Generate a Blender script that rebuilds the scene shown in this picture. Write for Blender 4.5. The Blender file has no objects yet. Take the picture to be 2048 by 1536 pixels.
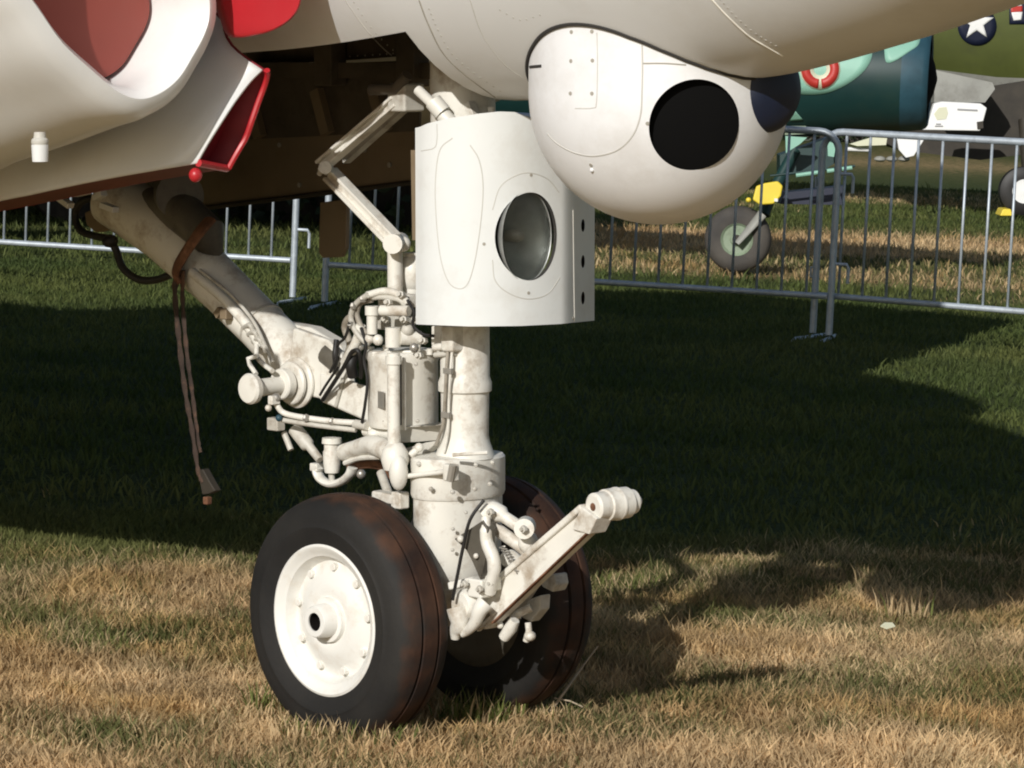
import bpy, bmesh, math, random
import numpy as np
from mathutils import Vector, Matrix
from mathutils.bvhtree import BVHTree

random.seed(7)
rng = np.random.default_rng(11)
SC = bpy.context.scene
COL = SC.collection

# ------------------------------------------------------------------ camera
FPX, CX, CY = 6500.0, 1024.0, 768.0          # focal length / centre in photo pixels
CAM_H, HOR, ROLL = 1.446, 104.0, 0.045
PITCH = math.atan((CY - HOR) / FPX)
FWD = Vector((0, math.cos(PITCH), -math.sin(PITCH)))
_u0, _r0 = Vector((0, math.sin(PITCH), math.cos(PITCH))), Vector((1, 0, 0))
RIGHT = _r0 * math.cos(ROLL) + _u0 * math.sin(ROLL)
UP = _u0 * math.cos(ROLL) - _r0 * math.sin(ROLL)
EYE = Vector((0, 0, CAM_H))
cam_data = bpy.data.cameras.new('camera')
cam_data.sensor_width = 36.0
cam_data.lens = FPX / 2048 * 36.0
cam_data.clip_start, cam_data.clip_end = 0.1, 3000
cam = bpy.data.objects.new('camera', cam_data)
COL.objects.link(cam)
cam.matrix_world = Matrix(((RIGHT.x, UP.x, -FWD.x, EYE.x), (RIGHT.y, UP.y, -FWD.y, EYE.y),
                           (RIGHT.z, UP.z, -FWD.z, EYE.z), (0, 0, 0, 1)))
SC.camera = cam

# ------------------------------------------------------------------ light
SUN_AZ, SUN_EL = math.radians(21), math.radians(25)
S = Vector((-math.sin(SUN_AZ) * math.cos(SUN_EL), -math.cos(SUN_AZ) * math.cos(SUN_EL), math.sin(SUN_EL)))
sun = bpy.data.lights.new('sun', 'SUN')
sun.energy, sun.angle, sun.color = 3.8, math.radians(0.55), (1.0, 0.972, 0.935)
sun_o = bpy.data.objects.new('sun', sun)
COL.objects.link(sun_o)
sun_o.rotation_euler = (-S).to_track_quat('-Z', 'Y').to_euler()
world = bpy.data.worlds.new('World')
SC.world = world
world.use_nodes = True
_n = world.node_tree.nodes
_sky = _n.new('ShaderNodeTexSky')
_sky.sky_type = 'NISHITA'
_sky.sun_disc = False
_sky.sun_elevation = SUN_EL
_sky.sun_rotation = math.atan2(S.x, S.y)
world.node_tree.links.new(_sky.outputs[0], _n['Background'].inputs[0])
_n['Background'].inputs[1].default_value = 0.068
SC.view_settings.view_transform = 'Standard'
SC.view_settings.look = 'None'
SC.view_settings.exposure = 0.0
SC.view_settings.gamma = 1.0
SC.view_settings.use_curve_mapping = False
SC.cycles.filter_width = 2.0
SC.cycles.max_bounces = 6

# ------------------------------------------------------------------ helpers
def ray(px, py):
    return (FWD * FPX + RIGHT * (px - CX) - UP * (py - CY)).normalized()

def ground(px, py, z=0.0):
    d = ray(px, py)
    return EYE + d * ((z - EYE.z) / d.z)

def at_depth(px, py, depth):
    d = ray(px, py)
    return EYE + d * (depth / d.dot(FWD))

# aircraft frame: x forward, y port, z up
RIM = at_depth(648, 1241, 6.85)
ANG = math.radians(-45.4)
BANK = Matrix.Rotation(-0.045, 3, 'Y')
FW = BANK @ Vector((math.cos(ANG), math.sin(ANG), 0))
PT = BANK @ Vector((-math.sin(ANG), math.cos(ANG), 0))
UZ = BANK @ Vector((0, 0, 1))
WZ = 0.250
ORI = RIM + PT * 0.245 - UZ * WZ
JM = Matrix(((FW.x, PT.x, UZ.x, ORI.x), (FW.y, PT.y, UZ.y, ORI.y), (FW.z, PT.z, UZ.z, ORI.z), (0, 0, 0, 1)))
JI = JM.inverted()
LE = JI @ EYE

def lray(px, py):
    return (JI.to_3x3() @ ray(px, py)).normalized()

def P(px, py, a=0.0):                       # on the plane a metres to starboard of the centreline
    d = lray(px, py)
    return LE + d * ((-a - LE.y) / d.y)

def PX(px, py, x):                          # on the plane at station x
    d = lray(px, py)
    return LE + d * ((x - LE.x) / d.x)

def proj(p):                                # local point -> photo pixel
    q = JM @ Vector(p) - EYE
    w = q.dot(FWD)
    return CX + FPX * q.dot(RIGHT) / w, CY - FPX * q.dot(UP) / w

def zpix(x, a, py):                         # height at which the vertical line (x, a) crosses image row py
    z0, z1 = 0.0, 2.0
    y0, y1 = proj((x, -a, z0))[1], proj((x, -a, z1))[1]
    for _ in range(3):
        z = z0 + (py - y0) * (z1 - z0) / (y1 - y0)
        y = proj((x, -a, z))[1]
        z0, y0 = z, y
        z1, y1 = z + 0.05, proj((x, -a, z + 0.05))[1]
    return z0

PXM = 1 / 930.0                             # metres per photo pixel at the nose gear

class MB:
    def __init__(s):
        s.v, s.f = [], []
    def ring(s, pts):
        i = len(s.v); s.v += [tuple(p) for p in pts]; return list(range(i, i + len(pts)))
    def bridge(s, a, b, closed=True):
        n = len(a)
        for k in range(n if closed else n - 1):
            s.f.append((a[k], a[(k + 1) % n], b[(k + 1) % n], b[k]))
    def loft(s, rings, cap0=True, cap1=True, closed=True):
        idx = [s.ring(r) for r in rings]
        for a, b in zip(idx[:-1], idx[1:]): s.bridge(a, b, closed)
        if cap0: s.f.append(tuple(reversed(idx[0])))
        if cap1: s.f.append(tuple(idx[-1]))
        return s
    def tube(s, pts, r, seg=12, cap=True, flat=None, nrm=None):
        pts = [Vector(p) for p in pts]
        n = len(pts)
        rs = r if isinstance(r, (list, tuple)) else [r] * n
        t0 = (pts[1] - pts[0]).normalized()
        u = nrm.copy() if nrm is not None else t0.orthogonal()
        rings = []
        for i in range(n):
            t = (pts[min(i + 1, n - 1)] - pts[max(i - 1, 0)]).normalized()
            u = (u - t * u.dot(t)).normalized()
            w = t.cross(u)
            fl = 1.0 if flat is None else flat
            rings.append([pts[i] + (u * math.cos(2 * math.pi * k / seg) * fl + w * math.sin(2 * math.pi * k / seg)) * rs[i] for k in range(seg)])
        return s.loft(rings, cap, cap)
    def lathe(s, o, ax, prof, seg=32, ringed=False):
        o, ax = Vector(o), Vector(ax).normalized()
        u = ax.orthogonal().normalized(); w = ax.cross(u)
        rings = [[o + ax * t + (u * math.cos(2 * math.pi * k / seg) + w * math.sin(2 * math.pi * k / seg)) * max(r, 1e-4) for k in range(seg)] for t, r in prof]
        if ringed: return s.loft(rings + [rings[0]], False, False)
        return s.loft(rings)
    def cyl(s, a, b, r, seg=16):
        return s.tube([a, b], r, seg)
    def box(s, o, ex, ey, ez):
        o = Vector(o)
        i = len(s.v)
        for sx in (-1, 1):
            for sy in (-1, 1):
                for sz in (-1, 1):
                    s.v.append(tuple(o + Vector(ex) * sx + Vector(ey) * sy + Vector(ez) * sz))
        for q in ((0, 1, 3, 2), (4, 6, 7, 5), (0, 4, 5, 1), (2, 3, 7, 6), (0, 2, 6, 4), (1, 5, 7, 3)):
            s.f.append(tuple(i + k for k in q))
        return s
    def beam(s, a, b, side, w, h):          # bar from a to b, full width w along side, full height h
        a, b = Vector(a), Vector(b)
        t = (b - a).normalized(); sd = Vector(side); sd = (sd - t * sd.dot(t)).normalized(); up = t.cross(sd)
        return s.box((a + b) / 2, (b - a) / 2, sd * (w / 2), up * (h / 2))
    def prism(s, poly, n):
        n = Vector(n)
        return s.loft([[Vector(p) for p in poly], [Vector(p) + n for p in poly]])
    def ball(s, o, r, seg=20):
        o = Vector(o); r = Vector((r, r, r)) if not isinstance(r, Vector) else r
        rings = []
        m = seg // 2
        for i in range(m + 1):
            th = math.pi * i / m
            st = max(math.sin(th), 1e-3)
            rings.append([o + Vector((r.x * st * math.cos(2 * math.pi * k / seg), r.y * st * math.sin(2 * math.pi * k / seg), -r.z * math.cos(th))) for k in range(seg)])
        return s.loft(rings)
    def mesh(s, name):
        me = bpy.data.meshes.new(name)
        me.from_pydata(s.v, [], s.f)
        me.validate()
        bm = bmesh.new(); bm.from_mesh(me)
        bmesh.ops.recalc_face_normals(bm, faces=bm.faces)
        bm.to_mesh(me); bm.free()
        return me
    def build(s, name, m, parent=None, sharp=40, bevel=0, smooth=True):
        me = s.mesh(name)
        return link(name, me, m, parent, sharp, bevel, smooth)

def link(name, me, m, parent=None, sharp=40, bevel=0, smooth=True):
    if m is not None and not me.materials: me.materials.append(m)
    if smooth:
        me.shade_smooth()
        me.set_sharp_from_angle(angle=math.radians(sharp))
    o = bpy.data.objects.new(name, me)
    COL.objects.link(o)
    if parent is not None: o.parent = parent
    if bevel:
        b = o.modifiers.new('bevel', 'BEVEL'); b.width = bevel; b.segments = 2; b.limit_method = 'ANGLE'; b.harden_normals = True
    return o

def empty(name, parent=None, mw=None):
    o = bpy.data.objects.new(name, None)
    COL.objects.link(o)
    o.empty_display_size = 0.05
    if parent is not None: o.parent = parent
    if mw is not None: o.matrix_world = mw
    return o

def tag(o, label, cat, group=None, kind=None):
    if label: o['label'] = label
    if cat: o['category'] = cat
    if group: o['group'] = group
    if kind: o['kind'] = kind
    return o

def smooth_path(pts, n=8):                  # Catmull-Rom through the points
    pts = [Vector(p) for p in pts]
    q = [pts[0] * 2 - pts[1]] + pts + [pts[-1] * 2 - pts[-2]]
    out = []
    for i in range(1, len(q) - 2):
        for k in range(n):
            t = k / n
            a, b, c, d = q[i - 1], q[i], q[i + 1], q[i + 2]
            out.append(0.5 * ((2 * b) + (c - a) * t + (2 * a - 5 * b + 4 * c - d) * t * t + (3 * b - a - 3 * c + d) * t ** 3))
    out.append(pts[-1])
    return out

def boolean(me, cutters):
    """difference of mesh me and the cutter meshes (each keeps its material)"""
    o = bpy.data.objects.new('tmp', me); COL.objects.link(o)
    cs = []
    for c in cutters:
        co = bpy.data.objects.new('tmpc', c); COL.objects.link(co); cs.append(co)
        md = o.modifiers.new('b', 'BOOLEAN'); md.operation = 'DIFFERENCE'; md.object = co; md.solver = 'EXACT'
        md.material_mode = 'TRANSFER'
    dg = bpy.context.evaluated_depsgraph_get()
    dg.update()
    out = bpy.data.meshes.new_from_object(o.evaluated_get(dg), preserve_all_data_layers=True, depsgraph=dg)
    for x in cs + [o]: bpy.data.objects.remove(x)
    return out

# ------------------------------------------------------------------ materials
def mat(name, col, rough=0.5, metal=0.0, var=0.0, scale=8.0, dirt=None, dirt_amt=0.0, dirt_scale=14.0, bump=0.0, bump_scale=60.0, spec=0.5, coat=0.0):
    m = bpy.data.materials.new(name)
    m.use_nodes = True
    nt = m.node_tree
    b = nt.nodes['Principled BSDF']
    b.inputs['Roughness'].default_value = rough
    b.inputs['Metallic'].default_value = metal
    b.inputs['Specular IOR Level'].default_value = spec
    b.inputs['Coat Weight'].default_value = coat
    tc = nt.nodes.new('ShaderNodeTexCoord')
    def noise(sc, det=5, rg=0.6):
        n = nt.nodes.new('ShaderNodeTexNoise')
        n.inputs['Scale'].default_value = sc; n.inputs['Detail'].default_value = det; n.inputs['Roughness'].default_value = rg
        nt.links.new(tc.outputs['Object'], n.inputs['Vector'])
        return n
    n1 = noise(scale)
    mr = nt.nodes.new('ShaderNodeMapRange')
    mr.inputs['From Min'].default_value = 0.3; mr.inputs['From Max'].default_value = 0.7
    mr.inputs['To Min'].default_value = 1 - var; mr.inputs['To Max'].default_value = 1 + var
    nt.links.new(n1.outputs['Fac'], mr.inputs['Value'])
    mx = nt.nodes.new('ShaderNodeMix'); mx.data_type = 'RGBA'; mx.blend_type = 'MULTIPLY'
    mx.inputs['Factor'].default_value = 1.0
    mx.inputs['A'].default_value = (*col, 1)
    nt.links.new(mr.outputs['Result'], mx.inputs['B'])
    out = mx.outputs['Result']
    if dirt is not None:
        n2 = noise(dirt_scale, 8, 0.7)
        r2 = nt.nodes.new('ShaderNodeMapRange')
        r2.inputs['From Min'].default_value = 0.5; r2.inputs['From Max'].default_value = 0.68
        r2.inputs['To Max'].default_value = dirt_amt
        nt.links.new(n2.outputs['Fac'], r2.inputs['Value'])
        m2 = nt.nodes.new('ShaderNodeMix'); m2.data_type = 'RGBA'
        nt.links.new(r2.outputs['Result'], m2.inputs['Factor'])
        nt.links.new(out, m2.inputs['A']); m2.inputs['B'].default_value = (*dirt, 1)
        out = m2.outputs['Result']
    nt.links.new(out, b.inputs['Base Color'])
    if bump:
        n3 = noise(bump_scale, 4)
        bp = nt.nodes.new('ShaderNodeBump'); bp.inputs['Strength'].default_value = bump; bp.inputs['Distance'].default_value = 0.003
        nt.links.new(n3.outputs['Fac'], bp.inputs['Height'])
        nt.links.new(bp.outputs['Normal'], b.inputs['Normal'])
    return m

M = {}
M['hull'] = mat('hull_paint', (0.70, 0.71, 0.70), 0.42, var=0.04, scale=1.7, dirt=(0.46, 0.42, 0.34), dirt_amt=0.22, dirt_scale=2.4, bump=0.03, bump_scale=9)
M['white'] = mat('gloss_white', (0.76, 0.765, 0.745), 0.28, var=0.03, scale=3, dirt=(0.55, 0.50, 0.42), dirt_amt=0.16, dirt_scale=6, coat=0.2)
M['turret'] = mat('turret_white', (0.78, 0.785, 0.785), 0.5, var=0.025, scale=5, dirt=(0.5, 0.47, 0.42), dirt_amt=0.3, dirt_scale=6, bump=0.04, bump_scale=12)
M['door'] = mat('door_white', (0.70, 0.72, 0.705), 0.38, var=0.03, scale=4, dirt=(0.5, 0.47, 0.41), dirt_amt=0.28, dirt_scale=7, bump=0.05, bump_scale=10)
M['gear'] = mat('gear_cream', (0.72, 0.70, 0.63), 0.42, var=0.06, scale=11, dirt=(0.27, 0.19, 0.11), dirt_amt=0.72, dirt_scale=13, bump=0.12, bump_scale=55)
M['gear2'] = mat('gear_grey', (0.52, 0.50, 0.44), 0.5, var=0.12, scale=14, dirt=(0.2, 0.15, 0.1), dirt_amt=0.6, dirt_scale=20, bump=0.1)
M['rim'] = mat('rim_white', (0.76, 0.75, 0.70), 0.4, var=0.03, scale=9, dirt=(0.5, 0.4, 0.28), dirt_amt=0.35, dirt_scale=18, bump=0.05)
M['red'] = mat('red_paint', (0.44, 0.018, 0.025), 0.38, var=0.08, scale=5, coat=0.2)
M['plug'] = mat('plug_red_brown', (0.30, 0.058, 0.042), 0.6, var=0.07, scale=4, dirt=(0.26, 0.08, 0.06), dirt_amt=0.3, dirt_scale=5)
M['dark_red'] = mat('dark_red', (0.22, 0.012, 0.02), 0.6, var=0.2, scale=12)
M['maroon'] = mat('maroon_edge', (0.13, 0.03, 0.015), 0.6, var=0.2, scale=9)
M['black'] = mat('black_window', (0.004, 0.004, 0.004), 0.7, spec=0.06)
M['hole'] = mat('hole_dark', (0.01, 0.008, 0.007), 0.9, spec=0.1)
M['navy'] = mat('navy_cover', (0.005, 0.011, 0.032), 0.55, var=0.25, scale=8)
M['dark_shade_metal'] = mat('dark_metal_with_shade', (0.10, 0.09, 0.07), 0.5, var=0.3, scale=9, dirt=(0.03, 0.025, 0.02), dirt_amt=0.7, dirt_scale=10)  # dark metal; shade at the brace top and inside the wheels put into the colour
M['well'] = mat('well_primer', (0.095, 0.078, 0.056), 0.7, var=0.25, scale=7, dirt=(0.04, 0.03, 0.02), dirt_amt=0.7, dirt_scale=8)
M['tan'] = mat('tan_primer', (0.21, 0.16, 0.10), 0.6, var=0.12, scale=4, dirt=(0.16, 0.11, 0.06), dirt_amt=0.5, dirt_scale=9)
M['seam'] = mat('seam', (0.34, 0.32, 0.27), 0.8)
M['seam_soft'] = mat('seam_soft', (0.52, 0.51, 0.47), 0.7)
M['seam_pale'] = mat('seam_pale', (0.82, 0.8, 0.72), 0.5)
M['seam_dark'] = mat('seam_dark', (0.03, 0.028, 0.025), 0.9)
M['rubber_hose'] = mat('hose_black', (0.012, 0.011, 0.01), 0.55, var=0.2)
M['strap'] = mat('dirty_strap', (0.038, 0.024, 0.017), 0.9, var=0.5, scale=22, dirt=(0.20, 0.10, 0.055), dirt_amt=0.6, dirt_scale=17, bump=0.5, bump_scale=70)
M['rust'] = mat('rusty_strap', (0.13, 0.055, 0.025), 0.85, var=0.4, scale=30, dirt=(0.32, 0.16, 0.09), dirt_amt=0.7, dirt_scale=24, bump=0.4, bump_scale=80)
M['hose_grey'] = mat('hose_grey', (0.30, 0.27, 0.22), 0.6, var=0.2, scale=25, dirt=(0.1, 0.07, 0.04), dirt_amt=0.6, dirt_scale=30)
M['steel'] = mat('steel', (0.42, 0.40, 0.36), 0.4, 0.6, var=0.1)
M['galv'] = mat('galvanised', (0.47, 0.52, 0.56), 0.45, 0.35, var=0.14, scale=18, dirt=(0.25, 0.26, 0.27), dirt_amt=0.4, dirt_scale=22)
M['teal'] = mat('dark_teal', (0.008, 0.036, 0.034), 0.45, var=0.2, scale=2.0, dirt=(0.02, 0.04, 0.03), dirt_amt=0.5, dirt_scale=4)
M['mint'] = mat('mint', (0.25, 0.48, 0.37), 0.5, var=0.07, scale=5)
M['bluering'] = mat('blue_ring', (0.022, 0.068, 0.092), 0.5, var=0.2, scale=9)
M['redmark'] = mat('red_marking', (0.46, 0.035, 0.025), 0.5)
M['pale'] = mat('pale_line', (0.62, 0.62, 0.45), 0.5)
M['olive'] = mat('olive_drab', (0.075, 0.09, 0.018), 0.6, var=0.2, scale=1.6, dirt=(0.05, 0.055, 0.02), dirt_amt=0.5, dirt_scale=3)
M['belly'] = mat('grey_belly', (0.28, 0.28, 0.25), 0.6, var=0.15, scale=2.5, dirt=(0.12, 0.11, 0.09), dirt_amt=0.6, dirt_scale=3)
M['brown_dark'] = mat('dark_brown', (0.03, 0.024, 0.016), 0.7, var=0.3)
M['markwhite'] = mat('marking_white', (0.8, 0.8, 0.78), 0.5)
M['marknavy'] = mat('marking_navy', (0.006, 0.01, 0.03), 0.5)
M['markgrey'] = mat('marking_grey', (0.3, 0.3, 0.3), 0.5)
M['yellow'] = mat('yellow_paint', (0.78, 0.60, 0.05), 0.45, var=0.06, scale=12)
M['twig'] = mat('dry_stalk', (0.42, 0.34, 0.24), 0.8, var=0.2, scale=40)
M['hubgreen'] = mat('hub_green', (0.22, 0.28, 0.19), 0.5, var=0.12, scale=14, dirt=(0.1, 0.1, 0.07), dirt_amt=0.5, dirt_scale=25)

def tyre_mat(name, base, brown, r_in, r_out, axis_z):
    m = bpy.data.materials.new(name); m.use_nodes = True
    nt = m.node_tree; b = nt.nodes['Principled BSDF']
    b.inputs['Roughness'].default_value = 0.75
    b.inputs['Specular IOR Level'].default_value = 0.3
    tc = nt.nodes.new('ShaderNodeTexCoord')
    sx = nt.nodes.new('ShaderNodeSeparateXYZ'); nt.links.new(tc.outputs['Object'], sx.inputs[0])
    cx = nt.nodes.new('ShaderNodeCombineXYZ'); nt.links.new(sx.outputs['X'], cx.inputs['X']); nt.links.new(sx.outputs['Z'], cx.inputs['Z'])
    ln = nt.nodes.new('ShaderNodeVectorMath'); ln.operation = 'LENGTH'; nt.links.new(cx.outputs[0], ln.inputs[0])
    nz = nt.nodes.new('ShaderNodeTexNoise'); nz.inputs['Scale'].default_value = 19; nz.inputs['Detail'].default_value = 6
    nt.links.new(tc.outputs['Object'], nz.inputs['Vector'])
    ad = nt.nodes.new('ShaderNodeMath'); ad.operation = 'MULTIPLY_ADD'; ad.inputs[1].default_value = 0.05; nt.links.new(nz.outputs['Fac'], ad.inputs[0]); nt.links.new(ln.outputs['Value'], ad.inputs[2])
    mr = nt.nodes.new('ShaderNodeMapRange'); mr.inputs['From Min'].default_value = r_in + 0.025; mr.inputs['From Max'].default_value = r_out + 0.025
    nt.links.new(ad.outputs[0], mr.inputs['Value'])
    n2 = nt.nodes.new('ShaderNodeTexNoise'); n2.inputs['Scale'].default_value = 10; n2.inputs['Detail'].default_value = 8
    nt.links.new(tc.outputs['Object'], n2.inputs['Vector'])
    cr = nt.nodes.new('ShaderNodeValToRGB')
    cr.color_ramp.elements[0].position = 0.36; cr.color_ramp.elements[0].color = (brown[0] * 0.35, brown[1] * 0.35, brown[2] * 0.4, 1)
    cr.color_ramp.elements[1].position = 0.62; cr.color_ramp.elements[1].color = (*brown, 1)
    nt.links.new(n2.outputs['Fac'], cr.inputs[0])
    n3 = nt.nodes.new('ShaderNodeTexNoise'); n3.inputs['Scale'].default_value = 5; n3.inputs['Detail'].default_value = 7
    nt.links.new(tc.outputs['Object'], n3.inputs['Vector'])
    c3 = nt.nodes.new('ShaderNodeValToRGB')
    c3.color_ramp.elements[0].position = 0.35; c3.color_ramp.elements[0].color = (*base, 1)
    c3.color_ramp.elements[1].position = 0.75; c3.color_ramp.elements[1].color = (base[0] * 2.2, base[1] * 2.1, base[2] * 1.9, 1)
    nt.links.new(n3.outputs['Fac'], c3.inputs[0])
    mx = nt.nodes.new('ShaderNodeMix'); mx.data_type = 'RGBA'
    nt.links.new(mr.outputs['Result'], mx.inputs['Factor']); nt.links.new(c3.outputs[0], mx.inputs['A']); nt.links.new(cr.outputs[0], mx.inputs['B'])
    nt.links.new(mx.outputs['Result'], b.inputs['Base Color'])
    bp = nt.nodes.new('ShaderNodeBump'); bp.inputs['Strength'].default_value = 0.25; bp.inputs['Distance'].default_value = 0.003
    n4 = nt.nodes.new('ShaderNodeTexNoise'); n4.inputs['Scale'].default_value = 90
    nt.links.new(tc.outputs['Object'], n4.inputs['Vector']); nt.links.new(n4.outputs['Fac'], bp.inputs['Height']); nt.links.new(bp.outputs['Normal'], b.inputs['Normal'])
    return m
M['tyre'] = tyre_mat('tyre_rubber', (0.012, 0.0115, 0.011), (0.068, 0.032, 0.018), 0.2475, 0.266, False)
M['tyre_bg'] = tyre_mat('tyre_rubber_grey', (0.05, 0.046, 0.042), (0.035, 0.03, 0.026), 0.5, 0.6, False)

def glass_mat():
    m = bpy.data.materials.new('lamp_glass'); m.use_nodes = True
    b = m.node_tree.nodes['Principled BSDF']
    b.inputs['Base Color'].default_value = (0.72, 0.74, 0.72, 1)
    b.inputs['Roughness'].default_value = 0.08
    b.inputs['Transmission Weight'].default_value = 1.0
    b.inputs['IOR'].default_value = 1.3
    return m
M['glass'] = glass_mat()
M['reflector'] = mat('lamp_reflector', (0.30, 0.31, 0.295), 0.45, 0.35, var=0.25, scale=20)

# ------------------------------------------------------------------ ground and grass
def vnoise(x, y, freq, seed):
    r = np.random.default_rng(seed)
    tab = r.random((256, 256))
    u, v = x * freq + 1000.3, y * freq + 1000.7
    i, j = np.floor(u).astype(int), np.floor(v).astype(int)
    a, b = u - i, v - j
    a, b = a * a * (3 - 2 * a), b * b * (3 - 2 * b)
    g = lambda p, q: tab[p & 255, q & 255]
    return (g(i, j) * (1 - a) + g(i + 1, j) * a) * (1 - b) + (g(i, j + 1) * (1 - a) + g(i + 1, j + 1) * a) * b

def fbm(x, y, f, seed):
    return (vnoise(x, y, f, seed) + 0.5 * vnoise(x, y, f * 2.1, seed + 1) + 0.25 * vnoise(x, y, f * 4.3, seed + 2)) / 1.75

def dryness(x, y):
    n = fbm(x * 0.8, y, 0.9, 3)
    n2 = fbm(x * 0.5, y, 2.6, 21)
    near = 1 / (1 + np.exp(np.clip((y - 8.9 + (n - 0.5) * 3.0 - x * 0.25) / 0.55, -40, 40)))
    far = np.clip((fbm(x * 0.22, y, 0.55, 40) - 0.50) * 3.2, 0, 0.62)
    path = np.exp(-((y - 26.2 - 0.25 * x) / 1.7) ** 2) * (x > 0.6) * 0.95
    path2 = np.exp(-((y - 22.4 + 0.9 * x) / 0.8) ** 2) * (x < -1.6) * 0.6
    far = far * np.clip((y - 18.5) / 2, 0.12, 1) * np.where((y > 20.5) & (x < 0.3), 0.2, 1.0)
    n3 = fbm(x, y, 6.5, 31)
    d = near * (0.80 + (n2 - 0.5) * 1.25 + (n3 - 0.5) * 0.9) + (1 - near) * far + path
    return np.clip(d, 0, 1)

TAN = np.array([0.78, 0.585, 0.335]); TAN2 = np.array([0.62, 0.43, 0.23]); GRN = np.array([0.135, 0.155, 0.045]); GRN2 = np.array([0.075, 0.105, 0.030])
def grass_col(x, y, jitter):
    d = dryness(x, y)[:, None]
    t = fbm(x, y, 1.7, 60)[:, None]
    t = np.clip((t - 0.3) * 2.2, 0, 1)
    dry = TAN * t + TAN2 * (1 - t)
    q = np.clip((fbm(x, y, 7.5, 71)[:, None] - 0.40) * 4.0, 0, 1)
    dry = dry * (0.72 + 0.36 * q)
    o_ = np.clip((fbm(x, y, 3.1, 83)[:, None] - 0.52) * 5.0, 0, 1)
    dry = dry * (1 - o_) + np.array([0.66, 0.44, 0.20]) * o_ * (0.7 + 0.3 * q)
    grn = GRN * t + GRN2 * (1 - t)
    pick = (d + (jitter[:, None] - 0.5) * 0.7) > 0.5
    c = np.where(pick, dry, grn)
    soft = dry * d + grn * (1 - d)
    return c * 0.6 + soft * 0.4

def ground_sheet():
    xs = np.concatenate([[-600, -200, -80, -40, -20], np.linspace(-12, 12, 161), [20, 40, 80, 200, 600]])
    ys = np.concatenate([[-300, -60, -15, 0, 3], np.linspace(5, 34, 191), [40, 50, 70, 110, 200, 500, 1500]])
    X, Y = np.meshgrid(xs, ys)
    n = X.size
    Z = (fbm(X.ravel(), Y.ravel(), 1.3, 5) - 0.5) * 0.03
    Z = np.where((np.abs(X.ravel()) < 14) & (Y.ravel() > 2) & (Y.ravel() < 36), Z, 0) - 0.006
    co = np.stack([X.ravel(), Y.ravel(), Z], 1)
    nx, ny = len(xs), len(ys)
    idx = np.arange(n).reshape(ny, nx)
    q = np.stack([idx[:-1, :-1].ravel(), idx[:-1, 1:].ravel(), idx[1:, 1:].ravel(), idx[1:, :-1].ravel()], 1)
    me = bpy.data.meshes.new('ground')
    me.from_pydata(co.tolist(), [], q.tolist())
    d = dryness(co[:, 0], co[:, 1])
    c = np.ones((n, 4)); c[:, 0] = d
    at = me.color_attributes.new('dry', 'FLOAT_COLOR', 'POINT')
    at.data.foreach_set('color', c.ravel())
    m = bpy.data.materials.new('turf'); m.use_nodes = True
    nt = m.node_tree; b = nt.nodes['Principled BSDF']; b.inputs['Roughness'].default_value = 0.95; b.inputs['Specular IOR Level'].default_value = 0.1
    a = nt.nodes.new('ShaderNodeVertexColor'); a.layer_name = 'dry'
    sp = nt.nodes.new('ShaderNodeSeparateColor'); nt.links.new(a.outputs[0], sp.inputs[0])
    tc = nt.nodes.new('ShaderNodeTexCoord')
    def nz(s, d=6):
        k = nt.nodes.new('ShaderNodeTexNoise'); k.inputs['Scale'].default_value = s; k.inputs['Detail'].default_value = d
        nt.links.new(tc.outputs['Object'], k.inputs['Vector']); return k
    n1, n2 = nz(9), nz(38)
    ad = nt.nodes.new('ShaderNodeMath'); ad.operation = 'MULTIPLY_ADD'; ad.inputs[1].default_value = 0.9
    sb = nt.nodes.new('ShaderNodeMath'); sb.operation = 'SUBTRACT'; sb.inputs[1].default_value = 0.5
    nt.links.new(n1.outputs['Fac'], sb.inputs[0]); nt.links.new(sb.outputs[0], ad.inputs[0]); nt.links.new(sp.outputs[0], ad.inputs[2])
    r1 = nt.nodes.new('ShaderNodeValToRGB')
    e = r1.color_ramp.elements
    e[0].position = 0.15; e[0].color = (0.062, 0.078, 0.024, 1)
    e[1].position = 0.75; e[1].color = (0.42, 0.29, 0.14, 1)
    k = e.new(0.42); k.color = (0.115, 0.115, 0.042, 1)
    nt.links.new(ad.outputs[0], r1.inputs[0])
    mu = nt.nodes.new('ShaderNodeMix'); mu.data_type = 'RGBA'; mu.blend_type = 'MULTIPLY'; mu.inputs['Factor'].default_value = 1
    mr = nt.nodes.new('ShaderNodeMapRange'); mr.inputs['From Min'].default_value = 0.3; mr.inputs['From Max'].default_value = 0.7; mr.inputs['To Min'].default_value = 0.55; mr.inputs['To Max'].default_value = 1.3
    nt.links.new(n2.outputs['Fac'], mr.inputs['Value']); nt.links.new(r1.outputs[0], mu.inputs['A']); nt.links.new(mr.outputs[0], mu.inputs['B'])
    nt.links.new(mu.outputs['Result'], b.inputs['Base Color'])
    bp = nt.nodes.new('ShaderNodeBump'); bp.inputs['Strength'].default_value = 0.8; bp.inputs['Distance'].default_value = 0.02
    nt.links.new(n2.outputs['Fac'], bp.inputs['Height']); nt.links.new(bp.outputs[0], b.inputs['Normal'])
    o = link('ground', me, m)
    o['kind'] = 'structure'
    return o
ground_sheet()

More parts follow.
